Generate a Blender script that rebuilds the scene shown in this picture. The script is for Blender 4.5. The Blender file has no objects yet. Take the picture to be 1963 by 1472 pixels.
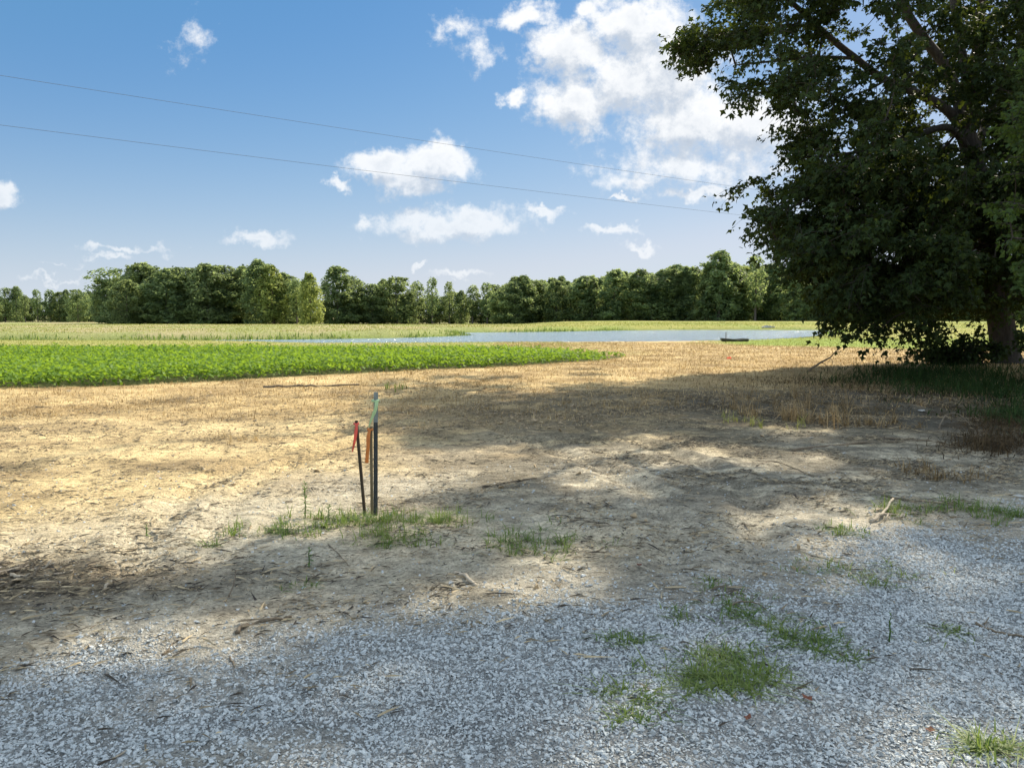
import bpy, bmesh, math, random
import numpy as np
from mathutils import Vector

random.seed(7)
RNG = np.random.default_rng(11)
scene = bpy.context.scene
COL = scene.collection
rad = math.radians

# ------------------------------------------------------------------ camera, sky, sun, exposure
EYE = Vector((0.0, 0.0, 1.6))
FPX, CX, CY, HORIZON = 1483.0, 981.5, 736.0, 604.0
PITCH = math.atan((CY - HORIZON) / FPX)
cam_data = bpy.data.cameras.new('camera')
cam_data.sensor_width = 36.0
cam_data.lens = 36.0 * FPX / 1963.0
cam_data.clip_start = 0.05
cam_data.clip_end = 6000.0
cam = bpy.data.objects.new('camera', cam_data)
COL.objects.link(cam)
cam.location = EYE
cam.rotation_euler = (math.pi / 2 - PITCH, 0, 0)
scene.camera = cam

SUN_AZ, SUN_EL = 41.0, 40.0          # azimuth clockwise from +Y
SUN_STRENGTH, SKY_STRENGTH, EXPOSURE = 5.0, 0.081, 0.8
SUNDIR = Vector((math.sin(rad(SUN_AZ)) * math.cos(rad(SUN_EL)), math.cos(rad(SUN_AZ)) * math.cos(rad(SUN_EL)), math.sin(rad(SUN_EL))))
sl = bpy.data.lights.new('sun', 'SUN')
sl.energy = SUN_STRENGTH
sl.angle = rad(0.53)
sl.color = (1.0, 0.90, 0.72)
sun = bpy.data.objects.new('sun', sl)
COL.objects.link(sun)
sun.location = (30, 50, 60)
sun.rotation_euler = SUNDIR.to_track_quat('Z', 'Y').to_euler()

scene.view_settings.view_transform = 'Standard'
scene.view_settings.look = 'None'
scene.view_settings.exposure = EXPOSURE
scene.view_settings.gamma = 1.0
scene.view_settings.use_curve_mapping = False
scene.cycles.max_bounces = 8
scene.cycles.transparent_max_bounces = 4
scene.cycles.use_denoising = True


# ------------------------------------------------------------------ node helpers
class NT:
    def __init__(self, tree):
        self.t = tree
        self.n = tree.nodes
        self.l = tree.links

    def node(self, typ, **kw):
        nd = self.n.new(typ)
        for k, v in kw.items():
            setattr(nd, k, v)
        return nd

    def put(self, sock, v):
        if isinstance(v, bpy.types.NodeSocket):
            self.l.new(v, sock)
        elif v is not None:
            if hasattr(sock, 'default_value'):
                dv = sock.default_value
                if hasattr(dv, '__len__') and not hasattr(v, '__len__'):
                    v = (v,) * len(dv)
                if hasattr(dv, '__len__') and len(dv) == 4 and len(v) == 3:
                    v = tuple(v) + (1.0,)
                sock.default_value = v

    def math(self, op, a, b=None, c=None, clamp=False):
        nd = self.node('ShaderNodeMath', operation=op, use_clamp=clamp)
        for i, v in enumerate((a, b, c)):
            if v is not None:
                self.put(nd.inputs[i], v)
        return nd.outputs[0]

    def mix(self, fac, a, b, blend='MIX'):
        nd = self.node('ShaderNodeMix', data_type='RGBA', blend_type=blend)
        self.put(nd.inputs[0], fac)
        self.put(nd.inputs[6], a)
        self.put(nd.inputs[7], b)
        return nd.outputs[2]

    def noise(self, vec, scale, detail=4.0, rough=0.55, dist=0.0, lac=2.0):
        nd = self.node('ShaderNodeTexNoise')
        if vec is not None:
            self.l.new(vec, nd.inputs['Vector'])
        nd.inputs['Scale'].default_value = scale
        nd.inputs['Detail'].default_value = detail
        nd.inputs['Roughness'].default_value = rough
        nd.inputs['Lacunarity'].default_value = lac
        nd.inputs['Distortion'].default_value = dist
        return nd.outputs[0]

    def remap(self, v, a, b, c=0.0, d=1.0, smooth=False):
        nd = self.node('ShaderNodeMapRange')
        if smooth:
            nd.interpolation_type = 'SMOOTHSTEP'
        self.put(nd.inputs[0], v)
        for i, x in enumerate((a, b, c, d)):
            self.put(nd.inputs[1 + i], x)
        return nd.outputs[0]

    def attr(self, name):
        nd = self.node('ShaderNodeAttribute', attribute_name=name)
        return nd

    def mapping(self, vec, scale=(1, 1, 1), rot=(0, 0, 0), loc=(0, 0, 0)):
        nd = self.node('ShaderNodeMapping')
        self.l.new(vec, nd.inputs[0])
        nd.inputs['Scale'].default_value = scale
        nd.inputs['Rotation'].default_value = rot
        nd.inputs['Location'].default_value = loc
        return nd.outputs[0]


def new_mat(name):
    m = bpy.data.materials.new(name)
    m.use_nodes = True
    nt = NT(m.node_tree)
    b = next(n for n in nt.n if n.type == 'BSDF_PRINCIPLED')
    out = next(n for n in nt.n if n.type == 'OUTPUT_MATERIAL')
    return m, nt, b, out


# ------------------------------------------------------------------ sky with fair-weather clouds
world = bpy.data.worlds.new('World')
scene.world = world
world.use_nodes = True
wt = NT(world.node_tree)
for n in list(wt.n):
    wt.n.remove(n)
w_out = wt.node('ShaderNodeOutputWorld')
w_bg = wt.node('ShaderNodeBackground')
w_bg.inputs[1].default_value = SKY_STRENGTH
wt.l.new(w_bg.outputs[0], w_out.inputs[0])
skyn = wt.node('ShaderNodeTexSky', sky_type='NISHITA')
skyn.sun_disc = False
skyn.sun_elevation = rad(SUN_EL)
skyn.sun_rotation = rad(SUN_AZ)
skyn.altitude = 200.0
skyn.air_density = 1.0
skyn.dust_density = 0.6
skyn.ozone_density = 2.2

# clouds: (azimuth tangent, elevation tangent, half width, half height, weight), measured as u = x/y, v = z/y
def uv(px, py):
    a = (px - CX) / FPX
    b = -(py - CY) / FPX
    c, s = math.cos(PITCH), math.sin(PITCH)
    fy, fz = c + b * s, -s + b * c
    return a / fy, fz / fy

CLOUDS = []
def cloud(px, py, wx, hy, k=1.0):
    u, v = uv(px, py)
    CLOUDS.append((u, v, wx / FPX, hy / FPX, k))

cloud(1105, 195, 105, 62); cloud(1215, 160, 110, 80); cloud(1095, 95, 95, 60); cloud(1215, 50, 110, 75)
cloud(1330, 235, 150, 75); cloud(1290, 130, 110, 100); cloud(1450, 240, 140, 75, 0.9); cloud(990, 192, 24, 22, 0.8)
cloud(1012, 34, 62, 26, 0.75); cloud(868, 58, 42, 26, 0.5); cloud(920, 100, 30, 30, 0.4)
cloud(368, 74, 30, 32, 0.28); cloud(1120, 20, 26, 20, 0.7)
cloud(735, 318, 85, 36); cloud(835, 312, 80, 44); cloud(790, 346, 80, 30); cloud(655, 352, 22, 12, 0.7)
cloud(860, 428, 165, 34, 0.95); cloud(905, 414, 85, 28, 0.9); cloud(700, 424, 22, 14, .7)
cloud(1040, 404, 44, 13, .9); cloud(1175, 439, 66, 14, .9); cloud(1222, 469, 36, 12, .9); cloud(1335, 377, 80, 17, .95)
cloud(492, 458, 66, 17, .8); cloud(240, 478, 95, 8, .55); cloud(215, 496, 50, 6, .5); cloud(120, 508, 40, 5, .4)
cloud(0, 362, 44, 30, 1.0); cloud(812, 504, 18, 7, .9); cloud(880, 530, 70, 6, .5); cloud(110, 538, 60, 5, .4); cloud(1195, 384, 28, 8, .8)
cloud(1330, 320, 190, 46, .62); cloud(1240, 345, 110, 20, .5)

grp = bpy.data.node_groups.new('cloud_density', 'ShaderNodeTree')
grp.interface.new_socket('P', in_out='INPUT', socket_type='NodeSocketVector')
grp.interface.new_socket('D', in_out='OUTPUT', socket_type='NodeSocketFloat')
gt = NT(grp)
gi = gt.node('NodeGroupInput'); go = gt.node('NodeGroupOutput')
P = gi.outputs[0]
# domain warp for billowing edges
warp = gt.node('ShaderNodeTexNoise'); gt.l.new(P, warp.inputs['Vector'])
warp.inputs['Scale'].default_value = 26.0; warp.inputs['Detail'].default_value = 4.0; warp.inputs['Roughness'].default_value = 0.6
wv = gt.node('ShaderNodeVectorMath', operation='SUBTRACT'); gt.l.new(warp.outputs[1], wv.inputs[0]); wv.inputs[1].default_value = (.5, .5, .5)
wsc = gt.node('ShaderNodeVectorMath', operation='SCALE'); gt.l.new(wv.outputs[0], wsc.inputs[0]); wsc.inputs['Scale'].default_value = 0.060
wadd = gt.node('ShaderNodeVectorMath', operation='ADD'); gt.l.new(P, wadd.inputs[0]); gt.l.new(wsc.outputs[0], wadd.inputs[1])
PW = wadd.outputs[0]
m_all = None
for (u, v, a, b, k) in CLOUDS:
    sub = gt.node('ShaderNodeVectorMath', operation='SUBTRACT'); gt.l.new(PW, sub.inputs[0]); sub.inputs[1].default_value = (u, v, 0)
    mul = gt.node('ShaderNodeVectorMath', operation='MULTIPLY'); gt.l.new(sub.outputs[0], mul.inputs[0]); mul.inputs[1].default_value = (1 / a, 1 / b, 0)
    ln = gt.node('ShaderNodeVectorMath', operation='LENGTH'); gt.l.new(mul.outputs[0], ln.inputs[0])
    s = gt.math('MULTIPLY', gt.math('SUBTRACT', 1.0, ln.outputs['Value']), k)
    m_all = s if m_all is None else gt.math('SMOOTH_MAX', m_all, s, 0.12)
fb = gt.noise(P, 34.0, 9.0, 0.66)
fb = gt.math('MULTIPLY_ADD', fb, 1.7, -0.85)
dens = gt.math('ADD', gt.math('MAXIMUM', m_all, -1.2), fb)
gt.l.new(dens, go.inputs[0])

tc = wt.node('ShaderNodeTexCoord')
D = tc.outputs['Generated']
sep = wt.node('ShaderNodeSeparateXYZ'); wt.l.new(D, sep.inputs[0])
ysafe = wt.math('MAXIMUM', sep.outputs[1], 0.05)
U = wt.math('DIVIDE', sep.outputs[0], ysafe)
V = wt.math('DIVIDE', sep.outputs[2], ysafe)
cmb = wt.node('ShaderNodeCombineXYZ'); wt.l.new(U, cmb.inputs[0]); wt.l.new(V, cmb.inputs[1])
g1 = wt.node('ShaderNodeGroup'); g1.node_tree = grp; wt.l.new(cmb.outputs[0], g1.inputs[0])
off = wt.node('ShaderNodeVectorMath', operation='ADD'); wt.l.new(cmb.outputs[0], off.inputs[0]); off.inputs[1].default_value = (0.010, 0.026, 0)
g2 = wt.node('ShaderNodeGroup'); g2.node_tree = grp; wt.l.new(off.outputs[0], g2.inputs[0])
# scattered cloud added over the unseen rest of the sky for fill light
zs = wt.math('MAXIMUM', sep.outputs[2], 0.06)
pl = wt.node('ShaderNodeCombineXYZ')
wt.l.new(wt.math('DIVIDE', sep.outputs[0], zs), pl.inputs[0]); wt.l.new(wt.math('DIVIDE', sep.outputs[1], zs), pl.inputs[1])
far_d = wt.math('SUBTRACT', wt.noise(pl.outputs[0], 1.6, 6.0, 0.6), 0.47)
far_d = wt.math('MULTIPLY', far_d, 4.0)
infront = wt.remap(wt.math('MULTIPLY', sep.outputs[1], wt.remap(V, 0.55, 0.75, 1.0, 0.0)), 0.3, 0.5, 0.0, 1.0)
dmix = wt.math('ADD', wt.math('MULTIPLY', g1.outputs[0], infront), wt.math('MULTIPLY', far_d, wt.math('SUBTRACT', 1.0, infront)))
mask = wt.remap(dmix, -0.14, 0.56, 0.0, 1.0, True)
# thin, faded clouds near the horizon
mask = wt.math('MULTIPLY', mask, wt.remap(sep.outputs[2], 0.03, 0.22, 0.5, 0.98))
light = wt.math('SUBTRACT', g1.outputs[0], g2.outputs[0])
shade = wt.remap(light, -0.55, 0.45, 0.0, 1.0, True)
thick = wt.remap(g1.outputs[0], 0.25, 1.15, 0.0, 1.0)
shade = wt.math('SUBTRACT', wt.math('MULTIPLY_ADD', shade, 0.75, 0.42), wt.math('MULTIPLY', thick, 0.40), clamp=True)
ccol = wt.mix(shade, (2.6, 3.3, 4.3), (7.2, 7.3, 7.4))
# clouds out of view are brightened to add fill to the shaded ground
bright = wt.mix(infront, (14.6, 15.8, 16.9), ccol)
# clear air: the physical sky, deepened per channel to the camera's colour response
sc_ = wt.node('ShaderNodeSeparateColor'); wt.l.new(skyn.outputs[0], sc_.inputs[0])
cr = wt.math('MULTIPLY', wt.math('POWER', wt.math('DIVIDE', sc_.outputs[0], 4.2), 1.38), 2.15)
cg = wt.math('MULTIPLY', wt.math('POWER', wt.math('DIVIDE', sc_.outputs[1], 5.6), .80), 3.45)
cb = wt.math('MULTIPLY', wt.math('POWER', wt.math('DIVIDE', sc_.outputs[2], 6.3), .48), 4.95)
cr = wt.math('SMOOTH_MAX', wt.math('SMOOTH_MIN', cr, 4.4, .9), .75, .3)
cg = wt.math('SMOOTH_MAX', wt.math('SMOOTH_MIN', cg, 5.1, .9), 2.2, .4)
cb = wt.math('SMOOTH_MAX', wt.math('SMOOTH_MIN', cb, 6.2, .8), 4.2, .4)
sk = wt.node('ShaderNodeCombineColor')
for i_, v_ in enumerate((cr, cg, cb)): wt.l.new(v_, sk.inputs[i_])
haze_f = wt.math('MULTIPLY', wt.math('POWER', 2.718, wt.math('MULTIPLY', wt.math('MAXIMUM', sep.outputs[2], 0.0), -9.5)), .95)
skycol = wt.mix(haze_f, sk.outputs[0], (4.9, 5.5, 6.1))
final = wt.mix(mask, skycol, bright)
wt.l.new(final, w_bg.inputs[0])


# ------------------------------------------------------------------ numeric helpers
def _hash(ix, iy, seed):
    h = (ix.astype(np.int64) * 374761393 + iy.astype(np.int64) * 668265263 + seed * 1442695041) & 0xFFFFFFFF
    h = ((h ^ (h >> 13)) * 1274126177) & 0xFFFFFFFF
    h = (h ^ (h >> 16)) & 0xFFFFFFFF
    return h / 4294967295.0

def vnoise(x, y, seed=0):
    x = np.asarray(x, float); y = np.asarray(y, float)
    ix = np.floor(x); iy = np.floor(y)
    fx = x - ix; fy = y - iy
    fx = fx * fx * fx * (fx * (fx * 6 - 15) + 10); fy = fy * fy * fy * (fy * (fy * 6 - 15) + 10)
    a = _hash(ix, iy, seed); b = _hash(ix + 1, iy, seed); c = _hash(ix, iy + 1, seed); d = _hash(ix + 1, iy + 1, seed)
    return (a * (1 - fx) + b * fx) * (1 - fy) + (c * (1 - fx) + d * fx) * fy

def fbm(x, y, oct=4, seed=0, gain=0.5):
    s = 0.0; amp = 1.0; tot = 0.0
    for i in range(oct):
        s = s + amp * vnoise(x * 2 ** i + 17.3 * i, y * 2 ** i - 9.1 * i, seed + i)
        tot += amp; amp *= gain
    return s / tot

def sstep(a, b, x):
    t = np.clip((np.asarray(x, float) - a) / (b - a), 0, 1)
    return t * t * (3 - 2 * t)

def ray(px, py):
    a = (px - CX) / FPX; b = -(py - CY) / FPX
    c, s = math.cos(PITCH), math.sin(PITCH)
    return np.array([a, c + b * s, -s + b * c])

def G(px, py, z=0.0):
    """ground point seen at a pixel"""
    r = ray(px, py)
    k = (z - EYE.z) / r[2]
    return (r[0] * k, r[1] * k)

def at(px, py, depth):
    """point seen at a pixel, at a distance depth along +Y"""
    r = ray(px, py)
    k = depth / r[1]
    return np.array([r[0] * k, depth, EYE.z + r[2] * k])

def project(p):
    p = np.asarray(p, float)
    c, s = math.cos(PITCH), math.sin(PITCH)
    x, y, z = p[..., 0], p[..., 1], p[..., 2] - EYE.z
    f = y * c - z * s
    up = y * s + z * c
    return CX + FPX * x / f, CY - FPX * up / f

def poly_sd(x, y, poly):
    """signed distance to a polygon, negative inside"""
    x = np.asarray(x, float); y = np.asarray(y, float)
    P = np.array(poly, float); n = len(P)
    d = np.full(x.shape, 1e18); inside = np.zeros(x.shape, bool)
    for i in range(n):
        ax, ay = P[i]; bx, by = P[(i + 1) % n]
        ex, ey = bx - ax, by - ay
        t = np.clip(((x - ax) * ex + (y - ay) * ey) / (ex * ex + ey * ey + 1e-12), 0, 1)
        d = np.minimum(d, (x - ax - t * ex) ** 2 + (y - ay - t * ey) ** 2)
        if abs(by - ay) > 1e-12:
            cr = ((ay > y) != (by > y)) & (x < ex * (y - ay) / ey + ax)
            inside ^= cr
    d = np.sqrt(d)
    return np.where(inside, -d, d)

def line_d(x, y, pts):
    x = np.asarray(x, float); y = np.asarray(y, float)
    best = np.full(x.shape, 1e18); arc = np.zeros(x.shape); s0 = 0.0
    for i in range(len(pts) - 1):
        ax, ay = pts[i]; bx, by = pts[i + 1]
        ex, ey = bx - ax, by - ay; L = math.hypot(ex, ey)
        t = np.clip(((x - ax) * ex + (y - ay) * ey) / (L * L), 0, 1)
        d = np.hypot(x - ax - t * ex, y - ay - t * ey)
        m = d < best
        best = np.where(m, d, best); arc = np.where(m, s0 + t * L, arc); s0 += L
    return best, arc

def smooth_line(pts, n=8):
    P = [np.array(p, float) for p in pts]
    P = [2 * P[0] - P[1]] + P + [2 * P[-1] - P[-2]]
    out = []
    for i in range(1, len(P) - 2):
        for k in range(n):
            t = k / n
            p0, p1, p2, p3 = P[i - 1], P[i], P[i + 1], P[i + 2]
            out.append(0.5 * ((2 * p1) + (-p0 + p2) * t + (2 * p0 - 5 * p1 + 4 * p2 - p3) * t * t + (-p0 + 3 * p1 - 3 * p2 + p3) * t ** 3))
    out.append(P[-2])
    return out

# ------------------------------------------------------------------ object helpers
def mesh_np(name, verts, faces, mat=None, parent=None, smooth=False, attrs=None, colors=None):
    """one mesh object from numpy arrays (faces: n x 3 or n x 4)"""
    me = bpy.data.meshes.new(name)
    verts = np.ascontiguousarray(verts, dtype=np.float32); faces = np.ascontiguousarray(faces, dtype=np.int32)
    k = faces.shape[1]
    me.vertices.add(len(verts)); me.vertices.foreach_set('co', verts.ravel())
    me.loops.add(faces.size); me.loops.foreach_set('vertex_index', faces.ravel())
    me.polygons.add(len(faces))
    me.polygons.foreach_set('loop_start', np.arange(0, faces.size, k, dtype=np.int32))
    me.update(calc_edges=True)
    me.polygons.foreach_set('use_smooth', np.full(len(faces), smooth))
    for an, av in (attrs or {}).items():
        a = me.attributes.new(an, 'FLOAT', 'POINT'); a.data.foreach_set('value', np.ascontiguousarray(av, dtype=np.float32))
    for an, av in (colors or {}).items():
        a = me.attributes.new(an, 'FLOAT_COLOR', 'POINT')
        c = np.ones((len(verts), 4), np.float32); c[:, :3] = av
        a.data.foreach_set('color', c.ravel())
    me.update()
    o = bpy.data.objects.new(name, me)
    COL.objects.link(o)
    if mat:
        me.materials.append(mat)
    if parent:
        o.parent = parent
    return o

def tag(o, label=None, cat=None, group=None, kind=None):
    if label: o['label'] = label
    if cat: o['category'] = cat
    if group: o['group'] = group
    if kind: o['kind'] = kind
    return o

def empty(name, loc, rz=0.0):
    o = bpy.data.objects.new(name, None)
    o.empty_display_size = 0.2
    COL.objects.link(o)
    o.location = loc; o.rotation_euler = (0, 0, rz)
    return o

def copy_tree(o):
    c = o.copy(); COL.objects.link(c)
    for ch in o.children:
        d = ch.copy(); COL.objects.link(d); d.parent = c
        for g in ch.children:
            e = g.copy(); COL.objects.link(e); e.parent = d
    return c

def rot_frames(fwd, up):
    """rotation matrices whose Y column is fwd and Z column is near up"""
    f = fwd / (np.linalg.norm(fwd, axis=1, keepdims=True) + 1e-9)
    r = np.cross(f, up); r /= (np.linalg.norm(r, axis=1, keepdims=True) + 1e-9)
    u = np.cross(r, f)
    return np.stack([r, f, u], axis=2)

def replicate(bv, bf, pos, R, scale):
    """copies of a base shape: arrays of verts and faces"""
    n = len(pos); k = len(bv)
    sc = np.asarray(scale, float)
    if sc.ndim == 1:
        sc = sc[:, None]
    if sc.shape[1] == 1:
        sc = np.repeat(sc, 3, 1)
    loc = bv[None, :, :] * sc[:, None, :]
    v = np.einsum('nij,nkj->nki', R, loc) + pos[:, None, :]
    f = bf[None, :, :] + (np.arange(n) * k)[:, None, None]
    return v.reshape(-1, 3), f.reshape(-1, bf.shape[1])

def rand_unit(n, rng=RNG):
    v = rng.normal(size=(n, 3)); return v / np.linalg.norm(v, axis=1, keepdims=True)

class Acc:
    """collects triangles / quads-as-triangles for one mesh"""
    def __init__(self):
        self.v = []; self.f = []; self.a = []; self.n = 0
    def add(self, v, f, a=None):
        v = np.asarray(v, float); f = np.asarray(f, int)
        self.v.append(v); self.f.append(f + self.n); self.n += len(v)
        self.a.append(np.zeros(len(v)) if a is None else np.asarray(a, float))
    def tube(self, pts, radii, sides=6, cap=True, a=0.0):
        pts = np.asarray(pts, float); n = len(pts)
        t = np.gradient(pts, axis=0); t /= np.linalg.norm(t, axis=1, keepdims=True) + 1e-9
        ref = np.array([0.3, 0.2, 1.0]) if abs(t[0][2]) < 0.8 else np.array([1.0, 0.25, 0.1])
        x = np.cross(t, ref); x /= np.linalg.norm(x, axis=1, keepdims=True) + 1e-9
        y = np.cross(t, x)
        an = np.arange(sides) * 2 * math.pi / sides
        r = np.asarray(radii, float).reshape(-1, 1, 1) * np.ones((n, 1, 1))
        ring = pts[:, None, :] + r * (np.cos(an)[None, :, None] * x[:, None, :] + np.sin(an)[None, :, None] * y[:, None, :])
        v = ring.reshape(-1, 3); f = []
        for i in range(n - 1):
            for j in range(sides):
                p, q = i * sides + j, i * sides + (j + 1) % sides
                f += [(p, q, q + sides), (p, q + sides, p + sides)]
        if cap:
            for j in range(1, sides - 1):
                f += [(0, j + 1, j), ((n - 1) * sides, (n - 1) * sides + j, (n - 1) * sides + j + 1)]
        self.add(v, f, np.full(len(v), a))
    def build(self, name, mat, parent=None, smooth=False):
        v = np.concatenate(self.v); f = np.concatenate(self.f)
        return mesh_np(name, v, f, mat, parent, smooth, {'tint': np.concatenate(self.a)})


# ------------------------------------------------------------------ terrain
WATER_Z = -0.20
POND = [G(*p, WATER_Z) for p in [(-500, 655.5), (-150, 655.4), (200, 655.2), (420, 655.6), (540, 657.5), (640, 660.5), (850, 659.5), (1050, 658.5), (1250, 657), (1390, 655), (1480, 651), (1545, 645), (1570, 640),
                                 (1600, 635.5), (1560, 633.2), (1480, 633), (1330, 632.8), (1180, 634), (1060, 636.3), (960, 637.2), (900, 637.6), (880, 640), (915, 642.5), (860, 645.5), (760, 648.5), (650, 650.3), (480, 652), (250, 653.6), (0, 654.4), (-150, 655), (-500, 655)]]
GRAVEL = [G(*p) for p in [(-700, 1390), (-250, 1330), (0, 1292), (250, 1262), (420, 1238), (560, 1196), (760, 1168), (900, 1142), (1080, 1128), (1250, 1118), (1400, 1092), (1500, 1082), (1640, 1056), (1800, 1030), (1963, 1003), (2300, 985)]] + [(9.0, 5.8), (9.0, -6.0), (-9.0, -6.0), (-6, 1.4)]
SOY = [G(*p) for p in [(-420, 752), (0, 746), (250, 738), (560, 722), (800, 709), (1000, 700), (1120, 693), (1205, 683)]] + [(2.6, 31.2), (-2.0, 31.8), (-12, 32.0), (-30, 32.0)]
SHOREGREEN = [G(*p) for p in [(1330, 659), (1480, 664), (1620, 667), (1760, 671), (2100, 676)]] + [(60, 75), (25, 62), (14, 54)]
MOUND_C = np.array(G(1870, 742))
RUTS = [smooth_line([G(*p) for p in pl]) for pl in (
    [(1010, 775), (1090, 800), (1230, 850), (1370, 905), (1440, 960), (1450, 1030), (1410, 1110)],
    [(900, 800), (990, 835), (1120, 885), (1230, 940), (1290, 1000), (1290, 1090)],
    [(760, 800), (640, 840), (480, 890), (380, 940), (300, 1010), (260, 1090)],
    [(700, 840), (540, 900), (450, 960), (395, 1040)])]

def masks(x, y):
    x = np.asarray(x, float); y = np.asarray(y, float)
    n1 = fbm(x / 0.9, y / 0.9, 4, 3) - 0.5
    n2 = fbm(x / 4.0, y / 4.0, 4, 21) - 0.5
    gv = 1 - sstep(-0.85, 0.75, poly_sd(x, y, GRAVEL) + n1 * 1.9)
    # dirt islands worn into the gravel
    isl = sstep(0.60, 0.72, fbm(x / 1.1 + 5, y / 0.8, 3, 55)) * 0.8
    gv = gv * (1 - isl * sstep(-1.5, 0.2, x * -0.5 - 1.2 + 0 * y + n1))
    return gv, n1, n2

def hz(x, y):
    x = np.asarray(x, float); y = np.asarray(y, float)
    r = np.hypot(x, y)
    near = 1 - sstep(28, 42, r)
    z = 0.10 * (fbm(x / 5.0, y / 5.0, 3, 5) - 0.5) * near * sstep(2, 7, r)
    rough = near * (1 - 0.6 * sstep(14, 24, r))
    z = z + (0.050 * (fbm(x / 0.8, y / 0.8, 4, 9) - 0.5) + 0.034 * (fbm(x / 0.16, y / 0.13, 3, 19) - 0.5)) * rough
    # churned soil where the tracks turn
    cx, cy = G(1000, 800)
    ch = np.exp(-(((x - cx) / 1.9) ** 2 + ((y - cy) / 1.3) ** 2))
    z = z + ch * 0.16 * (fbm(x / 0.28, y / 0.28, 3, 31) - 0.42)
    for pl in RUTS:
        d, arc = line_d(x, y, pl)
        w = 0.17
        z = z - 0.030 * np.exp(-(d / w) ** 2) + 0.020 * np.exp(-((d - 0.26) / 0.09) ** 2) + 0.018 * np.exp(-(d / 0.15) ** 2) * np.sin(arc * 2 * math.pi / 0.13)
    # low rise under the tree on the right, shallow ditch in front of it
    mx, my = MOUND_C
    z = z + 0.16 * np.exp(-(((x - mx - 2.5) / 6.0) ** 2 + ((y - my - 4.2) / 2.4) ** 2))
    dx, dy = G(1760, 782)
    z = z - 0.16 * np.exp(-(((x - dx) / 2.4) ** 2 + ((y - dy) / 0.7) ** 2))
    # far ground and pond basin
    sd = poly_sd(x, y, POND)
    far = sstep(0, 1, (y - 50 - 0.0 * x) / 25.0)
    nearside = np.minimum(0.0, -0.30 + np.maximum(sd, 0) * 0.11)
    bank = -0.30 + np.minimum(np.maximum(sd, 0) * 0.16, 0.56) - 1.25 * sstep(105, 185, y) * (1 - sstep(-.06, .12, x / np.maximum(y, 1)))
    beyond = poly_sd(x, y, [(-400, 3000), (400, 3000), (400, 60), (62, 66)] + [(p[0], p[1] - 1.2) for p in POND[13:]] + [(-400, 60)]) < 0
    zf = np.where(beyond, bank, nearside)
    zf = np.where(sd < 0, np.maximum(-0.30 + sd * 0.25, -1.0), zf)
    zf = zf + np.where(beyond & (sd > 1), 0.10 * (fbm(x / 9.0, y / 9.0, 3, 77) - 0.5), 0)
    k = sstep(33, 40, y)
    return z * (1 - k * (sd < 6)) + zf * k

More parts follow.
